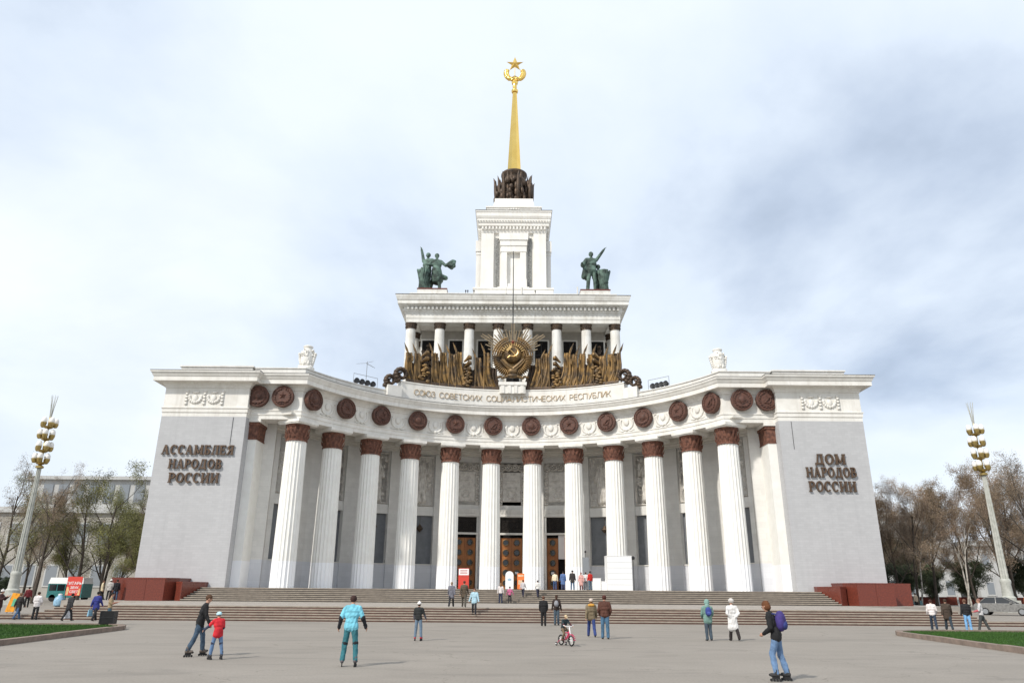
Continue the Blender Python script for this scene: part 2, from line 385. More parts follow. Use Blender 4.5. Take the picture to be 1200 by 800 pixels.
# lawns with kerbs
def lawn(sx):
    xk = lambda y: sx*(18.15+(y-25)*.095)
    edge = [(xk(y), y) for y in (12, 16, 20, 24, 28, 32, 36, 38.5)]+[(sx*19.9, 39.6), (sx*20.8, 40.2), (sx*22.0, 40.5)]+[(sx*x, 40.5) for x in (26, 30, 36, 44, 60)]
    poly = edge+[(sx*60, 12)]
    m = MB(); m.slab(poly if sx > 0 else poly[::-1], .004, .11); par_o = tag(obj('lawn_soil', m, 'grass'), kind='structure')
    k = tag(empty('kerb', (sx*19.5, 38, 0)), kind='structure')
    pts = [Vector(p) for p in edge]; dens = []
    for a, b in zip(pts, pts[1:]):
        n = max(1, round((b-a).length/1.3)); dens += [a+(b-a)*i/n for i in range(n)]
    dens.append(pts[-1])
    for a, b in zip(dens, dens[1:]):
        u = (b-a).normalized(); nn = Vector((-u.y, u.x))*(.34*(-sx)); a2 = a+u*.008; b2 = b-u*.008
        nn = Vector((u.y, -u.x))*.32*(sx)*-1
        s = MB(); dz = rng.uniform(-.012, .012); s.slab([a2[:], b2[:], (b2+nn)[:], (a2+nn)[:]], .003, .20+dz)
        par(obj('kerb_stone', s, 'kerb_stone'), k)
    # grass blades
    r = random.Random(9); gb = MB()
    for _ in range(42000):
        y = 24+16.3*math.sqrt(r.random()); x = sx*(18.4+(y-25)*.095+r.random()**1.6*16)
        if y > 39.2 and abs(x) < 20.3: continue
        h = r.uniform(.05, .11); a = r.random()*6.28; w = .012
        dx, dy = math.cos(a)*w, math.sin(a)*w; lx, ly = r.uniform(-.04, .04), r.uniform(-.04, .04)
        gb.add([(x-dx, y-dy, .105), (x+dx, y+dy, .105), (x+lx, y+ly, .105+h)], [(0, 1, 2)])
    me = bpy.data.meshes.new('grass'); me.from_pydata(gb.v, [], gb.f)
    tag(obj('grass', me, 'grass'), ('short green grass of the left lawn' if sx < 0 else 'short green grass of the right lawn'), 'grass', kind='stuff')
lawn(-1); lawn(1)
# ================================================================ PAVILION
PAV = tag(empty('pavilion', (0, 90, 0)), 'white colonnaded exhibition pavilion with curved porch, stepped tower and golden spire', 'building')
def P_(name, mb, mats, smooth=False, **k):
    return par(obj(name, mb, mats, smooth=smooth, **k), PAV)
YC, RC = 63.25, 25.6                       # centre and radius of the column arc
STEP = 11.25
def arcpt(r, deg): return (r*math.sin(R(deg)), YC+r*math.cos(R(deg)))
# --- wings
wings = {}
for sx in (-1, 1):
    m = MB(); xs = sorted((sx*27.3, sx*36)); m.box(xs[0], xs[1], 73, 150, ZS-.01, 18.62)
    wings[sx] = P_('wing', m, 'wing_plaster')
    # thin lightning cable and drain down the face
    c = MB(); x0 = sx*28.6; c.tube([(x0, 72.97, 18.55), (x0+.0*sx, 72.97, 15.7)], .02, 6); obj('cable', c, 'dark_metal', wings[sx])
    # anta next to the wing, butting its inner side
    a = MB(); xa = sorted((sx*27.29, sx*26.4)); a.box(xa[0], xa[1], 74.2, 76.6, ZS-.003, 16.5); an = P_('anta', a, 'white_column')
    c = MB(); c.box(xa[0]-.06, xa[1]+.06, 74.14, 76.66, 16.5, 16.62); c.frustum(xa[0], xa[1], 74.2, 76.6, 16.62, 18.0, -.06, -.06); c.box(xa[0]-.16, xa[1]+.16, 74.04, 76.76, 18.0, 18.30)
    obj('capital', c, 'terracotta', an)
    c = MB(); c.box(xa[0]-.3, xa[1]+.3, 73.9, 76.9, 18.30, 18.60); obj('abacus', c, 'white_plaster', an)
# --- entablature path
PHI = math.degrees(math.acos((74.0-YC)/24.5))
half = [(-36, 112), (-36, 73), (-27.3, 73), (-27.3, 74.0)]
ARC = [arcpt(24.5, a) for a in np.linspace(-PHI, PHI, 73)]
path = half+[tuple(p) for p in ARC]+[(-x, y) for x, y in half[::-1]]
sw = MB(); sw.sweep(path, [(-2.2, 18.62), (0.0, 18.62), (0.0, 19.02), (.07, 19.05), (.07, 19.42), (.14, 19.46), (.14, 19.56), (0.0, 19.58)])
P_('architrave', sw, 'white_plaster', 30)
sw = MB(); sw.sweep(path, [(0.0, 19.58), (0.0, 21.62)])
P_('frieze', sw, 'white_plaster', 30)
sw = MB(); sw.sweep(path, [(0.0, 21.62), (.10, 21.64), (.10, 21.76), (.18, 21.86), (.24, 22.02), (.32, 22.04), (.36, 22.14), (1.0, 22.16), (1.0, 22.60), (1.06, 22.64), (1.10, 22.72), (1.16, 22.90), (1.28, 23.02), (1.30, 23.14), (1.30, 23.20)])
P_('cornice', sw, 'white_plaster', 30)
sw = MB(); sw.sweep(path, [(1.33, 23.19), (1.33, 23.235), (0.55, 23.34), (-.4, 23.36)])
P_('cornice_flashing', sw, 'roof_edge', 30)
# low attic over the arc and straight pieces; a higher one over each wing
sw = MB(); sw.sweep(path[3:-3], [(.10, 23.33), (.10, 24.02), (.2, 24.06), (.2, 24.16), (-.9, 24.2)])
P_('attic', sw, 'white_plaster', 30)
for sx in (-1, 1):
    p = [(-35.2, 112), (-35.2, 73.9), (-27.6, 73.9), (-27.6, 112)]
    if sx > 0: p = [(-x, y) for x, y in p[::-1]]
    sw = MB(); sw.sweep(p, [(0, 23.3), (0, 24.12), (.12, 24.16), (.12, 24.32), (0, 24.36), (-3.5, 24.4)]); P_('wing_attic', sw, 'white_plaster')
# roof behind (closes the building from above)
m = MB(); m.slab([arcpt(24.9, a) for a in np.linspace(-62, 62, 40)]+[(27.2, 112), (-27.2, 112)], 23.4, 23.62); P_('roof', m, 'roof_tin')
m = MB(); m.box(-27.25, 27.25, 96, 150, ZS, 23.39); P_('rear_block', m, 'wing_plaster')
# porch ceiling
cl = MB(); a = np.linspace(-66, 66, 50)
cl.slab([arcpt(25.0, t) for t in a]+[arcpt(30.6, t) for t in a[::-1]], 19.05, 19.25); P_('porch_ceiling', cl, 'ceiling')
for k in range(-6, 7):                                       # ceiling beams from column to wall
    b = MB(); b.box(-.45, .45, 26.6, 29.3, 18.66, 19.04); b.xf(Matrix.Translation((0, YC, 0)) @ Matrix.Rotation(R(-(k-.5)*STEP), 4, 'Z'))
    if k > -6: P_('ceiling_beam', b, 'ceiling')
# --- columns
def fluted(r0, r1, z0, z1, fl=20, rows=7):
    m = MB(); per = 4; n = fl*per; vs = []; fs = []
    for j in range(rows):
        t = j/(rows-1); r = r0+(r1-r0)*(t**1.25)
        for i in range(n):
            q = i % per; d = (0, .07, .095, .07)[q]*(r/r0); an = 2*math.pi*(i+(.0, -.12, 0, .12)[q])/n
            vs.append(((r-d)*math.cos(an), (r-d)*math.sin(an), z0+(z1-z0)*t))
    for j in range(rows-1):
        for i in range(n): k = (i+1) % n; fs.append((j*n+i, j*n+k, (j+1)*n+k, (j+1)*n+i))
    return m.add(vs, fs)
shaft = fluted(1.19, 1.045, 0, 14.43).mesh('column')
cap = MB(); cap.lathe([(1.03, 14.43), (1.12, 14.45), (1.13, 14.58), (1.05, 14.62), (1.05, 15.4), (1.09, 15.75), (1.20, 15.98), (1.24, 16.0), (1.24, 16.14), (1.12, 16.16)], 40)
for row, (zb, zt_, n, off) in enumerate(((14.62, 15.28, 16, 0), (15.05, 15.85, 16, .5))):
    for i in range(n):
        an = 2*math.pi*(i+off)/n
        s0 = len(cap.v)
        cap.add([(-.13, -1.04, zb), (.13, -1.04, zb), (.17, -1.14, zb+.4*(zt_-zb)), (-.17, -1.14, zb+.4*(zt_-zb)), (.05, -1.32, zt_), (-.05, -1.32, zt_), (0, -1.24, zb+.4*(zt_-zb))],
                [(0, 1, 6), (1, 2, 6), (0, 6, 3), (3, 6, 5), (6, 2, 4), (6, 4, 5)]); cap.xf(Matrix.Rotation(an, 4, 'Z'), s0)
for i in range(24):
    an = 2*math.pi*i/24; cap.ball((1.19*math.cos(an), 1.19*math.sin(an), 15.94), .06, 6, 4)
cap = cap.mesh('capital')
ab = MB(); ab.box(-1.38, 1.38, -1.38, 1.38, 16.15, 16.27); ab.box(-1.46, 1.46, -1.5, 1.46, 16.27, 16.57); ab = ab.mesh('abacus')
for k in range(-6, 6):
    ang = (k+.5)*STEP; x, y = arcpt(RC, ang)
    col = obj('column', shaft, 'white_column', None, 50, loc=(x, y, ZS), rot=R(-ang)); par(col, PAV)
    obj('capital', cap, 'terracotta', col, 40); obj('abacus', ab, 'white_plaster', col)
# --- porch wall, bay by bay
RW = 29.2; HW = RW*math.tan(R(STEP/2))
def hgrid(w, h, nx, nz, fn):
    m = MB(); vs = []; fs = []
    for j in range(nz+1):
        for i in range(nx+1):
            u = i/nx; v = j/nz; d = fn(u, v) if 0 < i < nx and 0 < j < nz else 0
            vs.append(((u-.5)*w, -d, v*h))
    for j in range(nz):
        for i in range(nx): a_ = j*(nx+1)+i; fs.append((a_, a_+1, a_+nx+2, a_+nx+1))
    return m.add(vs, fs)
def capd(u, v, x0, y0, x1, y1, r, asp):
    # bump of a rounded limb; u scaled by aspect
    ux, vy = u*asp, v; ax, bx = x0*asp, x1*asp
    dx, dy = bx-ax, y1-y0; L2 = dx*dx+dy*dy+1e-9; t = max(0, min(1, ((ux-ax)*dx+(vy-y0)*dy)/L2))
    d = math.hypot(ux-ax-dx*t, vy-y0-dy*t); return math.sqrt(max(0, 1-(d/r)**2))
def figure_relief(seed):
    r = random.Random(seed); asp = 3.4/6.2
    s = r.choice((-1, 1)); X = .5
    limbs = [(X, .80, X+.01, .82, .050), (X, .55, X, .72, .105), (X-.06*s, .45, X-.1*s, .12, .062), (X+.07*s, .45, X+.10*s, .10, .062),
             (X-.15, .70, X-.26, .52, .038), (X+.15, .70, X+.28*1, .60, .038), (X+.28, .6, X+.25, .80, .034), (X, .30, X, .50, .115)]
    extra = [(r.uniform(.12, .88), r.uniform(.04, .95), r.uniform(.012, .035)) for _ in range(60)]
    ph = r.random()*6
    def fn(u, v):
        h = 0
        for x0, y0, x1, y1, rad in limbs: h = max(h, capd(u, v, x0, y0, x1, y1, rad, asp))
        e = 0
        for x, y, rad in extra: e = max(e, math.sqrt(max(0, 1-(math.hypot((u-x)*asp, v-y)/rad)**2)))
        bd = 0
        b = min(u*asp, (1-u)*asp, v, 1-v)
        if b < .03: bd = .5
        fold = .12*math.sin(u*60+v*14+ph)*(h > .2)
        return .52*max(h+fold, .45*e, bd)
    return hgrid(3.3, 6.2, 30, 52, fn).mesh('relief_panel')
def plaque_relief():
    def fn(u, v):
        h = 0
        if v > .80:                                       # scroll band
            for cx in (.14, .38, .62, .86):
                rr_ = math.hypot((u-cx)*.54, (v-.89)); an = math.atan2(v-.89, (u-cx)*.54)
                if rr_ < .085: h = max(h, .5+.5*math.sin(an*1+rr_*130))
        elif u < .15 or u > .85:                            # leaf chains at the sides
            h = .5+.5*math.sin(v*95+(u > .5)*1.5)*math.cos((u % .85-.075)*30)
        else:
            if .17 < u < .83 and .08 < v < .77:
                h = .28
                if .35 < v < .42 and .3 < u < .7 or .55 < v < .57 and .28 < u < .72: h = .5
                rr_ = math.hypot((u-.5)*.54, v-.25)
                if .06 < rr_ < .09: h = .6
        return .34*h
    return hgrid(3.3, 5.3, 40, 64, fn).mesh('plaque_relief')
rel_meshes = [figure_relief(s) for s in (1, 2, 3)]; plq = plaque_relief()
ZF = ZS
lan = MB()
lan.lathe([(.02, .95), (.06, .9), (.42, .45), (.44, .40), (.05, .02), (.02, 0)], 6); lan.tube([(0, 0, .95), (0, 0, 1.9)], .02, 6)
lan = lan.mesh('lantern')
def door_leaf(sgn, w=1.36, h=6.0):
    m = MB(); x0, x1 = (0.012, w) if sgn > 0 else (-w, -.012)
    m.box(x0, x1, 0, .10, 0, h)
    cx = (x0+x1)/2
    m.box(x0+.02, x0+.13, -.03, -.001, .05, h-.05); m.box(x1-.13, x1-.02, -.03, -.001, .05, h-.05)
    for z in np.linspace(.05, h-.12, 7): m.box(x0+.14, x1-.14, -.025, -.001, z, z+.07)
    return m
ringm = MB()
for i in range(24):
    pass
def ring(rin, rout, th, seg=28, y0=0.0):
    m = MB(); vs = []; fs = []
    for i in range(seg):
        a_ = 2*math.pi*i/seg; c, s = math.cos(a_), math.sin(a_)
        vs += [(rin*c, y0, rin*s), (rin*c, y0-th*.6, rin*s), ((rin+rout)/2*c, y0-th, (rin+rout)/2*s), (rout*c, y0-th*.6, rout*s), (rout*c, y0, rout*s)]
    for i in range(seg):
        k = (i+1) % seg
        for j in range(4): fs.append((i*5+j, i*5+j+1, k*5+j+1, k*5+j))
    return m.add(vs, fs)
port_ring = ring(.30, .40, .08).mesh('porthole_ring')
pg = MB(); pg.lathe([(.31, 0), (.31, .02)], 20); pg.xf(Matrix.Rotation(R(90), 4, 'X')); port_glass = pg.mesh('porthole_glass')
for k in range(-5, 6):
    ang = k*STEP; x, y = arcpt(RW, ang); door = abs(k) <= 1
    m = MB(); w = 1.72
    zr0, zr1 = 11.55, 17.85
    for s in (-1, 1):                                        # piers either side
        xs = sorted((s*w, s*(HW+.05))); m.box(xs[0], xs[1], -.22, .55, ZF-.003, 18.9)
    m.box(-w, w, .0, .55, zr1+.001, 18.85); m.box(-w, w, .1, .55, zr0, zr1)      # above and behind relief
    if door:
        m.box(-w, w, .02, .55, 10.55, zr0-.001)
        m.box(-w, -1.43, .05, .55, ZF-.002, 10.549); m.box(1.43, w, .05, .55, ZF-.002, 10.549)
    else:
        m.box(-w, w, -.06, .55, 10.50, zr0-.001); m.box(-w-.001, w+.001, -.04, .55, ZF-.002, 4.75)
    bay = P_('porch_bay', m, 'porch_wall'); bay.location = (x, y, 0); bay.rotation_euler = (0, 0, R(-ang))
    if door:
        s = MB(); s.box(-w, w, -.10, .019, 10.62, 10.95); s.box(-w, w, -.05, .019, 10.96, 11.5)
        for i in range(7): s.box(-1.3+i*.4, -1.1+i*.4, -.16, -.051, 11.0, 11.38)
        obj('lintel', s, 'white_plaster', bay)
        obj('relief', plq, 'relief_stone', bay, loc=(0, .1, 12.0))
        # portal frame, transom grille, doors
        f = MB(); f.box(-1.66, -1.40, -.12, .049, ZF, 8.42); f.box(1.40, 1.66, -.12, .049, ZF, 8.42); f.box(-1.66, 1.66, -.16, .049, 8.421, 8.66); obj('door_frame', f, 'white_plaster', bay)
        t = MB(); t.box(-1.42, 1.42, .30, .34, 8.661, 10.549)
        for i in range(6): t.tube([(-1.4+i*.56, .27, 8.67), (-1.4+i*.56+.0, .27, 10.54)], .03, 6)
        for cx in (-.8, 0, .8):
            for rr_ in (.25, .5): t.tube([(cx+rr_*math.cos(q*.314), .24, 9.6+rr_*math.sin(q*.314)) for q in range(21)], .03, 5)
        obj('transom_grille', t, 'dark_grille', bay)
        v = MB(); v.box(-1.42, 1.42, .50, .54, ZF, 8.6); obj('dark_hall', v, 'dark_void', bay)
        for sgn in (-1, 1):
            leaf = MB(); leaf = door_leaf(sgn); le = obj('door_leaf', leaf, 'wood', bay, loc=(0, .18, ZF+.01))
            if k == 1 and sgn == 1:
                le.location = (1.36, .17, ZF+.01); le.rotation_euler = (0, 0, R(78)); le.matrix_parent_inverse = Matrix.Identity(4)
                for v_ in le.data.vertices: v_.co.x -= 1.36
                fx = MB(); fx.box(.03, 1.38, .20, .24, 5.6, 8.4); obj('fanlight_panel', fx, 'white_paint', bay)
            # portholes join the leaf's level as parts of the bay
            for q in range(5):
                if k == 1 and sgn == 1: continue
                cz = ZF+.75+q*1.18
                obj('porthole_ring', port_ring, 'bronze', bay, loc=(sgn*.68, .15, cz)); obj('porthole_glass', port_glass, 'dark_glass', bay, loc=(sgn*.68, .155, cz))
        if k != 1 or True:
            n = MB(); n.box(.48, .86, .075, .085, ZF+1.80, ZF+2.05)
            if k == 0: obj('notice', n, 'white_paint', bay)
            n = MB(); n.box(-.86, -.48, .075, .085, ZF+1.80, ZF+2.05)
            if k == 1: obj('notice', n, 'white_paint', bay)
    else:
        rl = obj('relief', rel_meshes[(k+6) % 3], 'relief_stone', bay, loc=(0, .1, zr0+.05))
        if k % 2: rl.scale = (-1, 1, 1)
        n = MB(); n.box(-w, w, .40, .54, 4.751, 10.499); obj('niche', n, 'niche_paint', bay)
        n = MB(); n.box(-w, w, -.12, .39, 4.751, 4.86); obj('niche_sill', n, 'white_plaster', bay)
        obj('lantern', lan, 'bronze_dark', bay, loc=(0.1, .05, 8.55))
# wall between the last bay and the anta
for sx in (-1, 1):
    x, y = arcpt(RW-.2, 5.52*STEP); m = MB(); m.slab([(sx*x*.985, y-.1), (sx*27.29, 76.5), (sx*27.29, 79), (sx*x, 79)][::sx], ZF-.002, 18.9); P_('porch_end_wall', m, 'porch_wall')
sw = MB(); sw.sweep([arcpt(RW-.22, t) for t in np.linspace(-62, 62, 60)], [(0, 17.95), (.12, 18.0), (.12, 18.2), (.3, 18.3), (.34, 18.5), (.5, 18.55), (.55, 18.75), (.55, 19.04)]); P_('porch_cornice', sw, 'ceiling', 30)
# --- medallions and wreaths on the frieze
def medallion(var):
    m = MB(); m.lathe([(1.22, -.5), (1.28, -.05), (1.32, .12), (1.27, .20), (1.18, .22), (1.14, .16), (.0001, .17)], 40, caps=False); m.xf(Matrix.Rotation(R(90), 4, 'X'))
    r = random.Random(var)
    for s in (-1, 1):                                       # wheat-ear wreath
        for i in range(9):
            a_ = R(-80+i*19); x, z = s*.92*math.cos(a_), .92*math.sin(a_)
            m.ball((x, -.2, z), (.17, .08, .09), 8, 5, rot=Matrix.Rotation(-s*(a_+R(60)), 3, 'Y'))
    if var == 0:
        m.ball((0, -.2, .05), (.42, .12, .42), 12, 8); m.box(-.5, .5, -.3, -.17, -.82, -.62)
        for i in range(7): m.tube([(0, -.2, -.5), (.75*math.cos(R(30+i*20)), -.2, -.5+.75*math.sin(R(30+i*20)))], .035, 5)
    elif var == 1:
        for i in range(5):
            a_ = R(90+i*72); m.add([(0, -.36, .1), (.5*math.cos(a_), -.17, .1+.5*math.sin(a_)), (.2*math.cos(a_+R(36)), -.17, .1+.2*math.sin(a_+R(36))), (.2*math.cos(a_-R(36)), -.17, .1+.2*math.sin(a_-R(36)))], [(0, 1, 2), (0, 3, 1)])
        m.box(-.6, .6, -.28, -.17, -.7, -.5)
    else:
        m.tube([(.4*math.cos(R(t)), -.22, .4*math.sin(R(t))) for t in range(-150, 60, 15)], .07, 6); m.tube([(-.4, -.24, -.4), (.35, -.24, .35)], .06, 6); m.box(.1, .5, -.3, -.2, .25, .45)
        for i in range(9): m.ball((r.uniform(-.6, .6), -.18, r.uniform(-.85, -.55)), .1, 6, 4)
    return m.mesh('medallion')
meds = [medallion(i) for i in range(3)]
for me_ in meds:
    for v_ in me_.vertices: v_.co.x *= .87; v_.co.z *= .87
wr = MB()
for i in range(22):
    a_ = R(150+i*240/21); wr.ball((.78*math.cos(a_), -.05, .78*math.sin(a_)), (.16, .10, .12), 7, 5)
for s in (-1, 1):
    wr.tube([(s*.68, -.05, .45), (s*.95, -.07, .62), (s*1.18, -.05, .40), (s*1.15, -.04, -.05), (s*1.25, -.04, -.45)], [.05, .08, .07, .06, .03], 6)
    wr.tube([(s*.15, -.05, -.78), (s*.55, -.06, -.92), (s*1.0, -.04, -.82)], [.06, .07, .03], 6)
wr.ball((0, -.05, .1), (.34, .12, .42), 10, 6); wr.ball((0, -.05, -.80), .2, 8, 5)
wr = wr.mesh('frieze_wreath')
k = 0
for i in range(-6, 6):
    ang = (i+.5)*STEP*.985; x, y = arcpt(24.06, ang); P_('medallion', meds[k % 3], 'medal_brown', 35, loc=(x, y, 20.92), rot=R(-ang)); k += 1
for i in range(-5, 6):
    ang = i*STEP*.985; x, y = arcpt(24.50, ang); P_('frieze_wreath', wr, 'white_plaster', True, loc=(x, y, 20.62), rot=R(-ang))
for sx in (-1, 1):
    for X in (26.55, 23.95): P_('medallion', meds[k % 3], 'medal_brown', 35, loc=(sx*X, 73.56, 20.92)); k += 1
# crest reliefs on the wing friezes
cr = MB()
for s in (-1, 1):
    for i in range(9):
        a_ = R(180+i*22.5); cr.ball((s*.95+.62*math.cos(a_), -.04, .25+.62*math.sin(a_)*.95), (.17, .12, .2), 8, 5)
    cr.ball((s*.95, -.04, .05), (.30, .14, .42), 8, 6); cr.ball((s*.95, -.05, .70), (.4, .1, .12), 8, 5)
for X in (-1.85, 0, 1.85):
    for i in range(4): cr.box(X-.13, X+.13, -.1, .0, -.62+i*.34, -.36+i*.34)
    cr.ball((X, -.05, .78), (.2, .12, .14), 8, 5)
cr = cr.mesh('crest_relief')
for sx in (-1, 1): P_('crest_relief', cr, 'white_plaster', True, loc=(sx*31.85, 72.99, 20.45))
# --- slab-serif letters on the wings
T, t_, S = .24, .13, .10
def glyph(ch):
    q = []                                                    # list of polygons (x,z), unit height
    def rect(x0, z0, x1, z1): q.append([(x0, z0), (x1, z0), (x1, z1), (x0, z1)])
    def dia(xa, za, xb, zb, w): q.append([(xa-w/2, za), (xa+w/2, za), (xb+w/2, zb), (xb-w/2, zb)])
    def arc(cx, cz, rx, rz, a0, a1, w0, w1, n=14):            # stroke of varying weight: w0 horizontal thickness, w1 vertical
        for i in range(n):
            p = []
            for a_, o in ((a0+(a1-a0)*i/n, 1), (a0+(a1-a0)*(i+1)/n, 1), (a0+(a1-a0)*(i+1)/n, 0), (a0+(a1-a0)*i/n, 0)):
                c, s = math.cos(R(a_)), math.sin(R(a_))
                p.append((cx+(rx if o else rx-w0)*c, cz+(rz if o else rz-w1)*s))
            q.append(p)
    def stem(x, z0=0, z1=1, serif=(1, 1)):
        rect(x, z0, x+T, z1)
        if serif[0]: rect(x-.09, 0, x+T+.09, S)
        if serif[1]: rect(x-.09, 1-S, x+T+.09, 1)
    if ch == 'А':
        dia(.16, 0, .47, 1, t_); dia(.86, 0, .53, 1, T); rect(.25, .30, .74, .40); rect(.0, 0, .34, S); rect(.64, 0, 1.06, S); return q, 1.06
    if ch == 'С':
        arc(.5, .5, .48, .52, 45, 315, T, t_); rect(.74, .64, .86, .96); return q, .95
    if ch == 'О':
        arc(.52, .5, .52, .52, 0, 360, T, t_, 24); return q, 1.04
    if ch == 'М':
        stem(.1); stem(.96); dia(.22, 1, .62, .12, T*.8); dia(1.05, 1, .66, .12, t_); return q, 1.3
    if ch == 'Б':
        stem(.1); rect(.1, 1-t_, .8, 1); rect(.70, .74, .8, 1); arc(.45, .30, .42, .30, -90, 90, T, t_); rect(.3, .47, .47, .60); rect(.3, 0, .47, t_); return q, .9
    if ch == 'Л':
        dia(.2, 0, .36, 1, t_*1.1); rect(.0, 0, .36, S); rect(.28, 1-S, .95, 1); stem(.68); return q, 1.0
    if ch == 'Е':
        stem(.1); rect(.1, 1-t_, .82, 1); rect(.1, 0, .84, t_); rect(.3, .45, .62, .56); rect(.72, .74, .82, 1); rect(.74, 0, .84, .28); rect(.56, .36, .65, .66); return q, .9
    if ch == 'Я':
        stem(.62); arc(.50, .72, .40, .28, 90, 270, T, t_); rect(.5, 1-t_, .7, 1); rect(.5, .44, .7, .56); dia(.16, 0, .48, .48, T*.85); rect(0, 0, .32, S); return q, .98
    if ch == 'Н':
        stem(.1); stem(.76); rect(.3, .45, .8, .57); return q, 1.1
    if ch == 'Р':
        stem(.1); arc(.46, .70, .42, .30, -90, 90, T, t_); rect(.3, 1-t_, .48, 1); rect(.3, .40, .48, .52); return q, .9
    if ch == 'Д':
        dia(.28, .08, .44, 1, t_*1.1); stem(.72, .08, 1, (0, 0)); rect(.34, 1-S, 1.02, 1); rect(.06, .0, 1.08, t_); rect(.06, -.2, .17, .06); rect(.97, -.2, 1.08, .06); return q, 1.14
    if ch == 'В':
        stem(.1); arc(.45, .745, .38, .255, -90, 90, T, t_); arc(.47, .27, .43, .27, -90, 90, T, t_)
        rect(.3, 1-t_, .47, 1); rect(.3, .44, .48, .54); rect(.3, 0, .48, t_); return q, .93
    if ch == 'И':
        stem(.1); stem(.78); dia(.22, .1, .92, .9, t_*1.2); return q, 1.12
    return q, .5
def sign(sx, text, x0, x1, z0, h):
    W_ = sum(glyph(c)[1] for c in text)+.10*(len(text)-1); sc_x = (x1-x0)/W_; X = x0
    for c in text:
        q, w = glyph(c); m = MB()
        for i, p in enumerate(q):
            pts = [(X+a_*sc_x, z0+b_*h) for a_, b_ in p]
            n0 = len(m.f); dd = .0015*i
            m.prism(pts, 72.80-dd, 72.92+dd, 0); m.m[n0] = 1 
        # stand-off pins into the wall
        m.tube([(X+w*sc_x*.3, 72.86, z0+h*.5), (X+w*sc_x*.3, 73.02, z0+h*.5)], .03, 5)
        obj('letter', m, ['letter_side', 'letter_front'], wings[sx]); X += (w+.10)*sc_x
sign(-1, 'АССАМБЛЕЯ', -35.35, -28.05, 14.68, .96); sign(-1, 'НАРОДОВ', -34.45, -29.1, 13.27, .95); sign(-1, 'РОССИИ', -34.25, -29.2, 11.86, 1.0)
sign(1, 'ДОМ', 30.45, 33.6, 14.18, 1.03); sign(1, 'НАРОДОВ', 29.45, 34.5, 12.88, 1.0); sign(1, 'РОССИИ', 29.55, 34.3, 11.46, 1.03)
# ================================================================ UPPER STAGES
# --- inscription parapet on the arc
ia = np.linspace(-33.2, 33.2, 40)
sw = MB(); sw.sweep([arcpt(24.3, t) for t in ia], [(.0, 23.3), (.0, 25.42), (.06, 25.44), (.06, 25.58), (-1.1, 25.60), (-1.1, 23.3)])
for t in (ia[0], ia[-1]):
    a_, b_ = arcpt(24.3, t), arcpt(25.4, t); sw.add([(*a_, 23.3), (*b_, 23.3), (*b_, 25.55), (*a_, 25.55)], [(0, 1, 2, 3)])
parapet = P_('inscription_parapet', sw, 'white_plaster', 30)
# shouldered ends
for sx in (-1, 1):
    m = MB(); m.box(-.9, .9, -.4, .5, 23.3, 24.75); x, y = arcpt(24.3, sx*35.4); m.xf(Matrix.Translation((x, y, 0)) @ Matrix.Rotation(R(-sx*35.4), 4, 'Z')); P_('parapet_end', m, 'white_plaster')
def text_meshes(s, size, extrude):
    out = []; cur = 0.0
    for ch in s:
        if ch == ' ': cur += size*.55; continue
        cu = bpy.data.curves.new('t', 'FONT'); cu.body = ch; cu.size = size; cu.extrude = extrude; cu.resolution_u = 3; cu.offset = -.024
        o = bpy.data.objects.new('t', cu); sc.collection.objects.link(o)
        dg = bpy.context.evaluated_depsgraph_get(); me = bpy.data.meshes.new_from_object(o.evaluated_get(dg))
        bpy.data.objects.remove(o); bpy.data.curves.remove(cu)
        xs = [v.co.x for v in me.vertices]; x0, x1 = min(xs), max(xs)
        for v in me.vertices: v.co = (v.co.x-(x0+x1)/2, -v.co.z, v.co.y)
        out.append((me, cur+(x1-x0)/2)); cur += (x1-x0)+size*.2
    return out, cur-size*.2
tm, tot = text_meshes('СОЮЗ СОВЕТСКИХ СОЦИАЛИСТИЧЕСКИХ РЕСПУБЛИК', 1.02, .04)
SPAN = 58
for me, cx in tm:
    ang = (cx/tot-.5)*SPAN; x, y = arcpt(24.24, ang)
    me.name = 'letter'; obj('letter', me, 'letter_gold', parapet, loc=(x, y, 24.05), rot=R(-ang))
# --- block under the emblem
m = MB(); m.box(-1.75, 1.75, 86.85, 88.2, 26.05, 26.45); m.box(-1.6, 1.6, 87.0, 88.2, 25.0, 26.049)
for i in range(4): m.box(-1.42+i*.8, -1.0+i*.8, 86.90, 86.999, 25.02, 26.04)
P_('emblem_block', m, 'white_plaster')
# --- emblem
EZ = 29.75; EY = 87.35
emb = P_('state_emblem', (lambda q: q)(MB().ball((0, EY, EZ+.35), (1.12, .75, 1.12), 24, 16)), 'bronze', True)
e = MB()
for lat in (-40, 0, 40):
    r_ = 1.13*math.cos(R(lat)); e.tube([(r_*math.sin(R(t)), EY-.76*math.cos(R(lat))*math.cos(R(t)), EZ+.35+1.13*math.sin(R(lat))) for t in range(-80, 81, 10)], .03, 5)
for lon in (-50, -18, 18, 50): e.tube([(1.13*math.cos(R(t))*math.sin(R(lon)), EY-.76*math.cos(R(t))*math.cos(R(lon)), EZ+.35+1.13*math.sin(R(t))) for t in range(-80, 81, 10)], .03, 5)
obj('globe_lines', e, 'bronze', emb)
e = MB(); cz = EZ+.45; yy = EY-.86                                                     # hammer and sickle
e.tube([(.62*math.cos(R(t))+.05, yy, cz+.02+.58*math.sin(R(t))) for t in range(-125, 75, 12)], [.05+.09*math.sin(math.pi*min(1, i/14)) for i in range(17)], 8)
e.tube([(-.32, yy, cz-.46), (-.62, yy, cz-.74)], .09, 8)
e.tube([(.55, yy-.02, cz-.62), (-.42, yy-.02, cz+.42)], .075, 8)
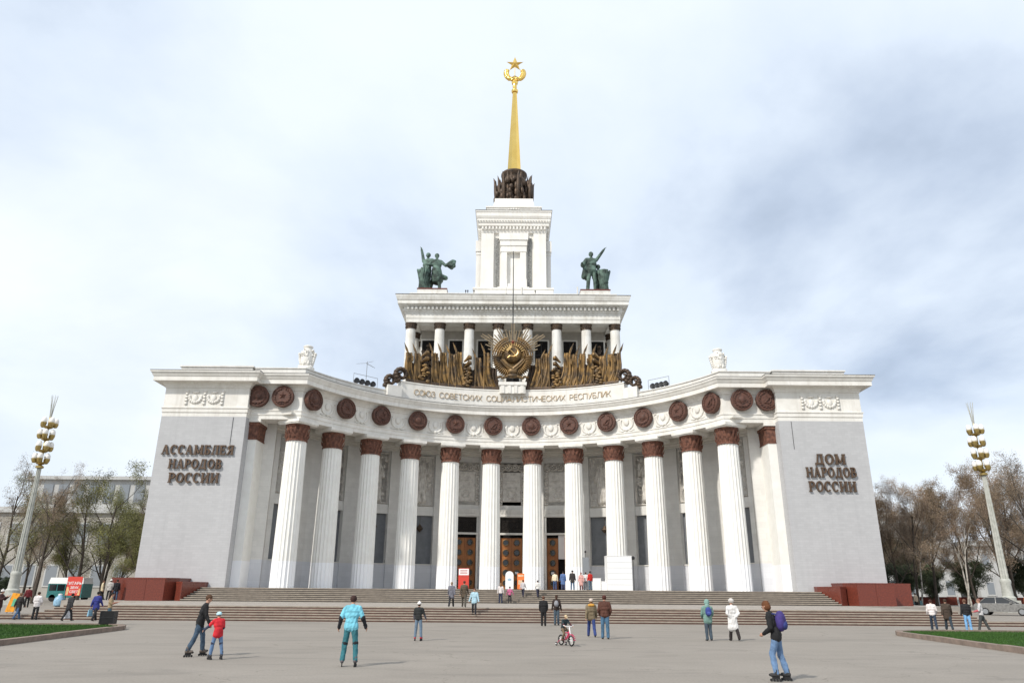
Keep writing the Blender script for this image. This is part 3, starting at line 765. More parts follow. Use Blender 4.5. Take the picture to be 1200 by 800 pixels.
e.add([], []); hb = MB(); hb.box(-.16, .16, -.14, .14, -.40, .40); hb.xf(Matrix.Translation((-.46, yy-.03, cz+.46)) @ Matrix.Rotation(R(-48), 4, 'Y') @ Matrix.Rotation(R(90), 4, 'Y')); e.add(hb.v, hb.f)
bk = MB(); bk.lathe([(2.0, 0), (2.0, .1)], 32); bk.xf(Matrix.Translation((0, EY+.22, EZ+.1)) @ Matrix.Rotation(R(90), 4, 'X')); obj('emblem_ground', bk, 'bronze_gold', emb)
obj('hammer_and_sickle', e, 'gold_paint', emb, 40)
# wheat wreath wrapped in ribbon: two banks of sheaf coils
for s in (-1, 1):
    e = MB()
    for i in range(26):
        a_ = R(-86+i*6.3); rr_ = 2.02; x, z = s*rr_*math.cos(a_), EZ+rr_*1.06*math.sin(a_)
        big = i < 15
        rot = Matrix.Rotation(-s*a_ if s > 0 else a_, 3, 'Y')
        if big: e.ball((x, EY-.1, z), (.60, .42, .135), 12, 6, rot=rot)
        else:
            for q in range(5):
                rq = 1.5+q*.26; e.ball((s*rq*math.cos(a_), EY-.15-.1*(q % 2), EZ+rq*1.06*math.sin(a_)), (.12, .12, .2), 7, 5, rot=rot)
    obj('wheat_wreath', e, 'bronze', emb, True)
    # crossed ribbons under the globe
    e = MB(); e.tube([(s*1.35, EY-.45, EZ-.35), (s*.75, EY-.6, EZ-1.05), (0, EY-.6, EZ-1.65)], [.16, .2, .16], 6); e.tube([(s*1.55, EY-.4, EZ-.45), (s*.95, EY-.55, EZ-1.2), (s*.2, EY-.55, EZ-1.85)], [.10, .12, .1], 6)
    obj('ribbon', e, 'bronze', emb, 40)
    e = MB()
    for q in range(5): e.ball((s*(.7+q*.27), EY-.5+.05*(q % 2), EZ-2.62-.1*(q % 3)), (.24, .22, .17), 8, 5)
    obj('ribbon_scroll', e, 'bronze', emb, True)
e = MB(); e.ball((0, EY-.45, EZ-1.9), (.62, .3, .42), 12, 8); e.ball((0, EY-.4, EZ-2.5), (.75, .35, .3), 12, 8); obj('ribbon_knot', e, 'bronze', emb, True)
e = MB()                                                                              # five-pointed star on top of the globe
for i in range(5):
    a_ = R(90+i*72); c0 = (0, EY-.55, EZ+1.95)
    e.add([c0, (.36*math.cos(a_), EY-.35, EZ+1.95+.36*math.sin(a_)), (.15*math.cos(a_+R(36)), EY-.35, EZ+1.95+.15*math.sin(a_+R(36))), (.15*math.cos(a_-R(36)), EY-.35, EZ+1.95+.15*math.sin(a_-R(36)))], [(0, 1, 2), (0, 3, 1)])
obj('emblem_star', e, 'fence_red', emb)
def bar(m, p, q, w, th):
    p = Vector(p); q = Vector(q); d = (q-p).normalized(); n = Vector((d.z, 0, -d.x))*w/2; y = Vector((0, th/2, 0))
    b = [p-n-y, p+n-y, p+n+y, p-n+y, q-n*.75-y, q+n*.75-y, q+n*.75+y, q-n*.75+y]
    m.add(b, [(0, 3, 2, 1), (4, 5, 6, 7), (0, 1, 5, 4), (1, 2, 6, 5), (2, 3, 7, 6), (3, 0, 4, 7)])
rl_ = [(0, 4.5), (7.5, 3.55), (14.5, 3.8), (21, 3.3), (27, 4.3), (33, 3.5), (39, 3.75), (44, 3.4), (49, 4.35), (54, 4.95), (60, 3.6), (65, 3.85), (72, 3.3)]
for s in (-1, 1):
    for d, ln in rl_:
        if d == 0 and s < 0: continue
        for off in ((-.13, .13) if ln > 4.2 else (0,)):
            m = MB(); a_ = R(90-s*d); ux, uz = math.cos(a_), math.sin(a_); ox, oz = -uz*off*1.1, ux*off*1.1
            bar(m, (1.2*ux+ox, EY+.25+.02*abs(d) % .1, EZ+.3+1.2*uz+oz), (ln*ux+ox, EY+.25, EZ+.2+ln*uz+oz), .17, .1)
            obj('sun_ray', m, 'ray_bronze', emb)
for s in (-1, 1):
    for d in (8, 20, 32, 44, 56, 68):                                                       # gilded inner rays over the globe
        m = MB(); a_ = R(90-s*d); ux, uz = math.cos(a_), math.sin(a_); bar(m, (1.15*ux, EY-.3, EZ+.35+1.15*uz), (1.55*ux, EY-.3, EZ+.35+1.55*uz), .1, .08); obj('inner_ray', m, 'gold_paint', emb)
# --- banners
def banner(seed, h, w, folds, side):
    r = random.Random(seed); m = MB(); nx, nz = folds*4, 10; vs = []; fs = []
    for j in range(nz+1):
        t = j/nz
        for i in range(nx+1):
            u = i/nx; sway = -side*.55*(1-t)**3*w*1.3; ww = w*(1+.35*(1-t)**2-.25*t)
            vs.append(((u-.5)*ww*1.0+sway+.04*math.sin(t*9+seed), -.18+.16*math.cos(u*folds*2*math.pi+seed)+.1*math.sin(t*5+seed)*(1-t), h*(.03+.87*t)-.25*(1-t)**2*math.sin(u*math.pi)))
    for j in range(nz):
        for i in range(nx): a_ = j*(nx+1)+i; fs.append((a_, a_+1, a_+nx+2, a_+nx+1))
    n = len(vs); vs += [(x*.96, y+.16, z) for x, y, z in vs]; b = []
    fs += [tuple(n+i for i in f[::-1]) for f in fs]
    for i in range(nx): fs.append((i+1, i, n+i, n+i+1)); a_ = nz*(nx+1)+i; fs.append((a_, a_+1, n+a_+1, n+a_))
    for j in range(nz): a_ = j*(nx+1); fs.append((a_, a_+nx+1, n+a_+nx+1, n+a_)); a_ += nx; fs.append((a_+nx+1, a_, n+a_, n+a_+nx+1))
    m.add(vs, fs); return m
def pole(h, side, tip):
    m = MB(); m.tube([(0, -.34, 0), (0, -.36, h*.92)], [.075, .065], 8)
    l = side*.5
    m.tube([(0, -.36, h*.90), (l*.35, -.36, h*.98), (l, -.38, h*.98+tip)], [.12, .14, .015], 6)
    m.ball((0, -.36, h*.88), (.13, .13, .16), 8, 5); return m
def tassel(z, side):
    m = MB(); m.lathe([(.09, 0), (.14, .25), (.11, .55), (.14, .62), (.05, .72)], 8); m.xf(Matrix.Translation((side*.3, -.5, z))); return m
DX = [-2.5, 2.5, -12.2, -10.9, -9.25, -8.2, -7.25, -5.9, -5.1, -3.85, 3.85, 5.1, 5.9, 7.3, 8.2, 9.25, 10.5, 11.7, 12.6]
for i, X in enumerate(DX):
    ang = math.degrees(math.asin(X/25.0)); x, y = arcpt(25.05, ang)
    P_('drapery', banner(i+31, 3.3+.5*math.sin(i*2.1), 1.25, 3, -1 if X < 0 else 1), 'bronze_dark', True, loc=(x, y, 25.62), rot=R(-ang))
BX = [(-12.7, 4.2), (-11.75, 4.3), (-9.75, 4.7), (-8.75, 4.9), (-7.7, 4.8), (-6.85, 5.2), (-4.4, 4.6), (-3.3, 5.4), (3.35, 4.6), (4.3, 5.3), (6.95, 5.2), (7.75, 4.9), (8.7, 4.9), (9.75, 4.7), (11.2, 4.2), (12.2, 4.3), (12.95, 4.3)]
for i, (X, h) in enumerate(BX):
    ang = math.degrees(math.asin(X/24.85)); x, y = arcpt(24.85, ang); s = -1 if X < 0 else 1
    bn = P_('banner', banner(i, h, 1.08, 2, s), 'bronze_gold' if i % 5 in (0, 2, 3) else 'bronze', True, loc=(x, y, 25.62), rot=R(-ang))
    obj('pole', pole(h*1.0, s, .75), 'bronze', bn, 40, loc=(s*.34, 0, 0)); obj('tassel', tassel(h*.62, -s), 'bronze', bn, 40)
# sheaves and cornucopias between banners
for X, n in ((-11.0, 2), (-5.8, 3), (5.7, 3), (10.5, 2)):
    ang = math.degrees(math.asin(X/24.85)); x, y = arcpt(24.7, ang); m = MB(); s = -1 if X < 0 else 1
    for q in range(n):
        z = 4.0-q*.72; m.tube([(s*.35, .1, z-.5), (0, -.1, z-.2), (-s*.32, -.45, z)], [.10, .2, .34], 10, caps=False); m.ball((-s*.3, -.40, z), (.26, .16, .26), 8, 6)
    for q in range(16):
        r = random.Random(q*7+int(X*10)); m.ball((r.uniform(-.6, .6), -.25+r.uniform(-.1, .1), .35+q*.14), (.30, .2, .16), 8, 5)
    P_('cornucopia', m, 'bronze', True, loc=(x, y, 25.62), rot=R(-ang))
sw = MB(); sw.sweep([arcpt(24.5, t) for t in np.linspace(-31.5, 31.5, 50)], [(0, 25.59), (.06, 25.8), (.0, 26.0), (-.3, 26.1), (-.5, 26.05)]); P_('bronze_rope', sw, 'bronze_dark', 30)
# volutes
def volute(sc_):
    m = MB(); pts = []; rad = []
    for i in range(40):
        t = i/39; a_ = R(-60+t*520); r_ = (1.0-.78*t)*sc_; pts.append((r_*math.cos(a_), 0, sc_*1.0+r_*math.sin(a_))); rad.append((.34-.2*t)*sc_)
    m.tube(pts, rad, 8)
    m.tube([(pts[0][0], 0, pts[0][2]), (sc_*.6, 0, .02), (sc_*1.3, 0, .0)], [.34*sc_, .42*sc_, .3*sc_], 8)
    for i in range(0, 34, 2): m.ball((pts[i][0], -.0, pts[i][2]), (rad[i]*1.15, rad[i]*1.9, rad[i]*1.15), 8, 5)
    return m
for sx in (-1, 1):
    for ang, z, s_ in ((33.0, 25.55, .85), (36.2, 24.72, .72)):
        x, y = arcpt(24.5, sx*ang); v = volute(s_)
        P_('volute', v, 'bronze_dark', True, loc=(x, y, z), rot=R(-sx*ang), scale=(-sx*-1, 1, 1))
# --- finials at the ends of the arc
fin = MB()
fin.box(-.85, .85, -.75, .75, 0, .55); fin.lathe([(.62, .55), (.75, .8), (.82, 1.3), (.72, 2.1), (.55, 2.5), (.5, 2.62), (.62, 2.72), (.64, 2.82), (.5, 2.9), (.1, 2.95)], 14)
r = random.Random(5)
for i in range(90):
    a_ = r.random()*6.28; z = r.uniform(.6, 2.4); rr_ = .74+.06*math.sin(z*4); fin.ball((rr_*math.cos(a_), rr_*math.sin(a_), z), (r.uniform(.08, .17),)*2+(r.uniform(.1, .2),), 6, 4)
for s in (-1, 1):
    for q in range(6): fin.ball((s*(.74+.06*q), .0, .75+q*.24), (.16, .34, .20), 8, 5)
    fin.tube([(s*.7, -.3, .6), (s*.95, -.1, 1.4), (s*1.0, 0, 2.0)], [.1, .14, .06], 7)
fin = fin.mesh('sheaf_finial')
for sx in (-1, 1): P_('sheaf_finial', fin, 'white_plaster', True, loc=(sx*22.35, 75.3, 24.15), scale=(.84, .84, 1.0))
# --- upper portico
UY, UB = 97.0, 24.5
m = MB(); m.box(-15.7, 15.7, 96.0, 128, 23.6, 27.0); P_('upper_podium', m, 'white_upper')
m = MB(); m.box(-13.4, 13.4, 100.4, 124, 26.9, 38.0); P_('upper_hall', m, 'hall_stone_shaded')
ucol = MB(); ucol.lathe([(.82, 27.0), (.82, 27.3), (.76, 27.35), (.74, 30), (.67, 36.85)], 24); ucol = ucol.mesh('upper_column')
ucap = MB(); ucap.lathe([(.68, 36.85), (.74, 36.87), (.74, 36.95), (.70, 37.0), (.73, 37.35), (.84, 37.55), (.86, 37.72), (.6, 37.74)], 24)
for i in range(14): a_ = i*2*math.pi/14; ucap.ball((.74*math.cos(a_), .74*math.sin(a_), 37.2), (.1, .1, .17), 6, 4)
ucap = ucap.mesh('capital')
UX = (2.08, 6.2, 10.4, 14.5)
for x in [s*u for u in UX for s in (-1, 1)]:
    c = P_('upper_column', ucol, 'white_upper', 40, loc=(x, UY, 0)); obj('capital', ucap, 'bronze_dark', c, 40)
for s in (-1, 1):
    for y in (101.2, 105.4, 109.6, 113.8, 118, 122.2, 126.4):
        c = P_('upper_column', ucol, 'white_upper', 40, loc=(s*14.5, y, 0)); obj('capital', ucap, 'bronze_dark', c, 40)
for x in (-12.3, -8.3, -4.15, 0, 4.15, 8.3, 12.3):
    m = MB(); m.box(x-1.15, x+1.15, 100.28, 100.39, 28.5, 36.6); w_ = P_('upper_window', m, 'white_upper')
    m = MB(); m.box(x-.92, x+.92, 100.20, 100.279, 28.8, 36.35); obj('pane', m, 'dark_void', w_)
    m = MB(); m.box(x-.04, x+.04, 100.16, 100.199, 28.8, 36.1)
    for z in (30.6, 32.4, 34.2): m.box(x-.78, x+.78, 100.165, 100.198, z, z+.07)
    obj('glazing_bar', m, 'dark_metal', w_)
for s in (-1, 1):                                           # bronze groups in the end bays of the loggia
    m = MB(); r = random.Random(3)
    for i in range(34): m.ball((s*12.35+r.uniform(-.6, .6), 99.6+r.uniform(-.3, .3), 29+i*.19), (r.uniform(.2, .45), .3, r.uniform(.2, .4)), 8, 5)
    P_('loggia_relief', m, 'bronze_dark', True)
hp = [(-15.15, 128), (-15.15, 96.25), (15.15, 96.25), (15.15, 128)]
sw = MB(); sw.sweep(hp, [(-1.6, 37.74), (0, 37.74), (0, 38.3), (.06, 38.32), (.06, 38.9), (.12, 38.95), (.12, 39.1)]); P_('upper_architrave', sw, 'white_upper')
sw = MB(); sw.sweep(hp, [(0.1, 39.1), (.30, 39.3), (.30, 39.42)]); sw.sweep(hp, [(.30, 39.42), (.34, 39.44), (.34, 39.98), (.75, 40.0), (.80, 40.12), (1.15, 40.15), (1.15, 40.62), (1.25, 40.7), (1.42, 41.2), (1.45, 41.42)]); P_('upper_cornice', sw, 'white_upper')
sw = MB(); sw.sweep(hp, [(1.49, 41.41), (1.49, 41.48), (-.2, 41.6), (-3, 41.62)]); P_('upper_flashing', sw, 'roof_edge')
dm = MB(); dm.box(-.14, .14, -.36, .0, 0, .40); dm = dm.mesh('dentil')
for i in range(52): P_('dentil', dm, 'white_plaster', loc=(-15.15+.30+i*.582, 96.25-.342, 39.5))
for s in (-1, 1):
    for i in range(16): P_('dentil', dm, 'white_plaster', loc=(s*15.492, 96.6+i*.6, 39.5), rot=R(90)*s)
cap_ = MB(); cap_.slab([(-15, 96.4), (15, 96.4), (15, 128), (-15, 128)], 37.9, 38.0); P_('loggia_ceiling', cap_, 'ceiling')
m = MB(); m.box(-14.9, 14.9, 97.2, 127, 41.55, 42.45); m.box(-15.0, 15.0, 97.1, 127.1, 42.451, 42.6); P_('upper_attic', m, 'white_upper')
for s, x in ((-1, -11.8), (1, 11.95)):
    m = MB(); m.box(x-2.15, x+2.15, 97.3, 101.3, 42.6, 43.25); pd = P_('statue_pedestal', m, 'white_upper'); c = MB(); c.box(x-2.2, x+2.2, 97.25, 101.35, 43.251, 43.42); obj('copper_plate', c, 'red_granite', pd)
m = MB(); m.tube([(-1.05, 97.15, 41.6), (-1.05, 97.0, 43.4)], .08, 6); m.tube([(1.25, 97.15, 41.6), (1.25, 97.0, 43.5)], .14, 8); m.tube([(9.3, 97.1, 41.6), (9.3, 96.9, 43.6)], .1, 8); P_('vent_pipe', m, 'white_plaster')
m = MB()
for x in (-6.9, -6.6, -5.7, 3.2): m.tube([(x, 97.4, 42.6), (x, 97.4, 43.0)], .06, 5); m.ball((x, 97.3, 43.05), .12, 6, 4)
P_('roof_lamp', m, 'dark_metal')
# --- tower
TY = 106.0
m = MB(); m.box(-6.6, 6.6, 105.0, 119, 42.61, 44.9); m.box(-6.3, 6.3, 105.4, 118.6, 44.9, 46.9); m.box(-6.4, 6.4, 105.3, 118.7, 46.75, 47.0); P_('tower_base', m, 'tower_white')
m = MB(); m.box(-5.25, 5.25, TY+.3, 117.7, 46.9, 57.0); P_('tower_shaft', m, 'tower_white')
for sx in (-1, 1):
    for X0, X1, y0, zt in ((5.0, 6.05, TY+.9, 54.4), (3.2, 5.25, TY-.02, 56.9)):
        xs = sorted((sx*X0, sx*X1)); m = MB(); m.box(xs[0], xs[1], y0, y0+10, 46.95, zt); m.box(xs[0]-.05, xs[1]+.05, y0-.06, y0+3, 46.96, 47.4)
        if X1 > 6: m.box(xs[0]-.12, xs[1]+.12, y0-.12, y0+10.1, 54.0, 55.9); m.box(xs[0]-.05, xs[1]+.05, y0-.06, y0+10.06, 53.4, 53.6)
        P_('tower_pier', m, 'tower_white')
    x = sx*2.62; m = MB()
    for i in range(28):                                    # carved lattice strip
        z = 47.6+i*.30
        m.ball((x-.13, TY+.22, z), (.15, .14, .17), 6, 4); m.ball((x+.13, TY+.22, z+.15), (.15, .14, .17), 6, 4)
    lt = P_('lattice_strip', m, 'lattice'); b = MB(); b.box(x-.36, x+.36, TY+.20, TY+.295, 47.3, 56.1); obj('lattice_ground', b, 'lattice', lt)
# aedicule with niche
m = MB(); m.box(-2.0, -1.05, TY-.35, TY+.29, 47.0, 53.4); m.box(1.05, 2.0, TY-.35, TY+.29, 47.0, 53.4); m.box(-2.15, -1.0, TY-.5, TY+.28, 47.0, 48.6); m.box(1.0, 2.15, TY-.5, TY+.28, 47.0, 48.6)
m.box(-2.2, 2.2, TY-.55, TY+.29, 54.45, 55.4); m.box(-2.35, 2.35, TY-.7, TY+.285, 55.4, 56.6); m.box(-2.1, 2.1, TY-.42, TY+.286, 53.4, 54.45)
m.box(-1.04, 1.04, TY-.3, TY+.284, 47.0, 47.9); m.box(-2.5, 2.5, TY-.7, TY+.28, 46.99, 47.15); P_('aedicule', m, 'tower_white')
tp_ = [(-5.25, 117.7), (-5.25, TY+.0), (5.25, TY+.0), (5.25, 117.7)]
sw = MB(); sw.sweep(tp_, [(-.4, 56.88), (.05, 56.9), (.12, 57.1), (.12, 57.25), (.18, 57.3), (.18, 57.95), (.5, 58.0), (.5, 58.5), (.62, 58.55), (.62, 59.2), (.7, 59.25), (.85, 59.6), (.85, 60.25), (.95, 60.3), (1.0, 60.55), (-2, 60.7)], closed=False); P_('tower_cornice', sw, 'tower_white')
sw = MB(); sw.sweep(tp_, [(1.03, 60.54), (1.03, 60.62), (-.3, 60.75)]); P_('tower_flashing', sw, 'roof_edge')
dm2 = MB(); dm2.box(-.13, .13, -.34, 0, 0, .48); dm2 = dm2.mesh('dentil')
for i in range(19): P_('dentil', dm2, 'tower_white', loc=(-5.05+i*.561, TY-.182, 57.4))
for s in (-1, 1):
    for i in range(12): P_('dentil', dm2, 'tower_white', loc=(s*5.432, TY+.3+i*.561, 57.4), rot=R(90)*s)
dm3 = MB(); dm3.box(-.10, .10, -.2, 0, 0, .22); dm3 = dm3.mesh('dentil')
for i in range(27): P_('dentil', dm3, 'tower_white', loc=(-5.85+i*.45, TY-.622, 58.75))
m = MB(); m.box(-4.5, 4.5, 107.0, 117, 60.6, 62.1); m.box(-4.65, 4.65, 106.85, 117.15, 62.1, 62.35); m.frustum(-3.5, 3.5, 107.6, 116.4, 62.35, 64.4, .35, .35); m.box(-3.25, 3.25, 108.2, 115.8, 64.3, 64.5); P_('tower_top', m, 'tower_white')
# carved cartouche on the tower top
m = MB()
for i in range(15): a_ = R(180*i/14); m.ball((1.9*math.cos(a_), 106.95, 60.9+.95*math.sin(a_)), (.2, .1, .18), 7, 5)
P_('cartouche', m, 'tower_white', True)
# --- bronze sheaf at the foot of the spire
m = MB(); m.lathe([(1.2, 64.5), (1.5, 64.9), (1.75, 65.4), (1.55, 66.0), (1.62, 67.0), (1.9, 68.2), (2.05, 68.7), (1.95, 69.5), (1.75, 70.0), (1.85, 70.7), (2.3, 71.1), (2.3, 71.4), (1.3, 71.5)], 28)
for i in range(28): a_ = i*2*math.pi/28; m.tube([(1.5*math.cos(a_), 1.5*math.sin(a_), 65.5), (1.62*math.cos(a_), 1.62*math.sin(a_), 67.0), (1.95*math.cos(a_), 1.95*math.sin(a_), 68.6)], .13, 5)
for i in range(12): a_ = i*math.pi/6; m.ball((1.95*math.cos(a_), 1.95*math.sin(a_), 69.5), (.42, .42, .6), 8, 6)
for i in range(8): a_ = i*math.pi/4; m.ball((1.4*math.cos(a_), 1.4*math.sin(a_), 65.0), (.4, .4, .35), 8, 5)
m.xf(Matrix.Translation((0, 112, 0))); base = P_('spire_urn', m, 'bronze_dark', True)
for a0 in range(8):
    a_ = R(22.5+a0*45); m = MB(); r = random.Random(a0)
    for j in range(3):
        rr_ = 2.1+.5*j; da = R((j-1)*10)
        x, y = rr_*math.sin(a_+da), rr_*math.cos(a_+da)
        m.tube([(x, y, 64.4), (x*1.05, y*1.05, 67.5), (x*1.10, y*1.10, 69.6), (x*1.2, y*1.2, 70.6+.3*(1-j))], [.22, .34, .22, .02], 7)
    for q in range(26): rr_ = r.uniform(1.9, 3.2); da = r.uniform(-.28, .28); m.ball((rr_*math.sin(a_+da), rr_*math.cos(a_+da), r.uniform(64.7, 69.2)), (r.uniform(.25, .5), r.uniform(.25, .5), r.uniform(.4, .9)), 7, 5)
    m.xf(Matrix.Translation((0, 112, 0))); P_('banner_cluster', m, 'bronze_dark', True)
# --- spire, wreath and star
m = MB(); m.lathe([(1.36, 71.4), (1.36, 71.9), (1.27, 72.0), (.40, 88.9)], 8, a0=R(22.5)); m.xf(Matrix.Translation((0, 112, 0))); sp = P_('spire', m, 'gold')
m = MB(); m.lathe([(.4, 88.88), (.55, 88.9), (.62, 89.1), (.62, 89.35), (.42, 89.4), (.38, 89.45), (.40, 90.7), (.5, 90.75), (.62, 91.1), (.45, 91.45), (.2, 91.5)], 16); m.xf(Matrix.Translation((0, 112, 0))); obj('spire_collar', m, 'gold', sp, 40)
m = MB()
for s in (-1, 1):
    for i in range(10):
        t = i/9; a_ = R(-80+t*96); x, z = s*1.62*math.cos(a_)*.98, 93.25+1.6*math.sin(a_)
        m.ball((x, 0, z), (.28+.22*t, .28, .30+.20*t), 8, 6)
        if i > 1: m.ball((x+s*.28, .1, z-.05), (.2+.1*t, .2, .24), 7, 5); m.ball((x-s*.25, -.1, z+.1), (.18+.1*t, .2, .22), 7, 5)
    m.tube([(0, -.2, 91.8), (s*.5, -.2, 92.1), (s*1.0, -.25, 91.85)], [.2, .2, .05], 6); m.tube([(0, -.15, 91.7), (s*.45, -.2, 91.7), (s*.75, -.2, 91.5)], [.2, .18, .04], 6)
m.tube([(0, 0, 91.4), (0, 0, 92.4)], [.25, .4], 10)
m.xf(Matrix.Translation((0, 112, 0))); P_('spire_wreath', m, 'gold', True)
m = MB(); c1 = (0, -.42, 95.3); c2 = (0, .42, 95.3)
for i in range(5):
    a_ = R(90+i*72); p = (1.68*math.cos(a_), 0, 95.3+1.68*math.sin(a_)); q = (.66*math.cos(a_+R(36)), 0, 95.3+.66*math.sin(a_+R(36))); q2 = (.66*math.cos(a_-R(36)), 0, 95.3+.66*math.sin(a_-R(36)))
    m.add([c1, p, q, q2, c2], [(0, 1, 2), (0, 3, 1), (4, 2, 1), (4, 1, 3)])
m.tube([(0, 0, 92.3), (0, 0, 95.2)], .07, 6)
m.xf(Matrix.Translation((0, 112, 0))); P_('spire_star', m, 'gold')
# --- flagpole behind the emblem, roof floodlights, aerial
m = MB(); m.tube([(0, 90.3, 23.6), (0, 90.3, 46.0)], [.10, .05], 8); P_('flagpole', m, 'dark_metal')
fl = MB(); fl.tube([(0, 0, 0), (0, 0, .35)], .05, 6); fl.lathe([(.14, -.05), (.30, .1), (.34, .42), (.34, .46), (.28, .44)], 14)
s0 = fl; flm = MB(); flm.tube([(0, 0, 0), (0, 0, .4)], .05, 6); k0 = len(flm.v); flm.lathe([(.12, -.3), (.28, -.12), (.34, .2), (.34, .25), (.28, .22)], 14); flm.xf(Matrix.Translation((0, 0, .5)) @ Matrix.Rotation(R(80), 4, 'X'), k0); flm = flm.mesh('floodlight')
def floods(a0, a1, label):
    root = tag(empty('floodlight_rack', (*arcpt(25.2, (a0+a1)/2), 24.15)), label, 'floodlights', 'floodlight racks on the curved roof edge')
    pts = [arcpt(25.2, t) for t in np.linspace(a0, a1, 4)]
    for x, y in pts: par(obj('floodlight', flm, 'dark_metal', None, 40, loc=(x, y, 24.20), rot=R(-(a0+a1)/2)), root)
    m = MB()
    e0 = arcpt(25.0, a0-1.2); e1 = arcpt(25.0, a1+1.2)
    for p in (e0, e1): m.tube([(*p, 24.17), (*p, 25.5)], .03, 5)
    m.tube([(*e0, 25.5), (*e1, 25.5)], .03, 5); m.tube([(*e0, 24.3), (*e1, 24.3)], .04, 5); par(obj('rail', m, 'grey_metal'), root)
floods(-45.8, -40.8, 'rack of four dark floodlights on the roof edge left of the emblem, below the aerial'); floods(41, 45, 'rack of four dark floodlights on the roof edge right of the emblem')
x, y = arcpt(25.6, -42.3)
root = tag(empty('roof_aerial', (x, y, 24.2)), 'thin television aerial on the curved roof left of the bronze emblem', 'aerial')
m = MB(); m.tube([(x, y, 24.2), (x, y, 27.5)], .035, 6); par(obj('mast', m, 'grey_metal'), root)
m = MB(); m.tube([(x-1.3, y, 27.2), (x, y, 27.3)], .02, 5); m.tube([(x-.1, y, 27.25), (x+.95, y, 26.7)], .03, 5); m.tube([(x, y-.1, 27.3), (x+.6, y+.4, 27.65)], .02, 5)
for q in range(4): m.tube([(x+.2*q, y-.4, 27.2-.1*q), (x+.2*q, y+.4, 27.2-.1*q)], .012, 4)
par(obj('aerial_arm', m, 'grey_metal'), root)
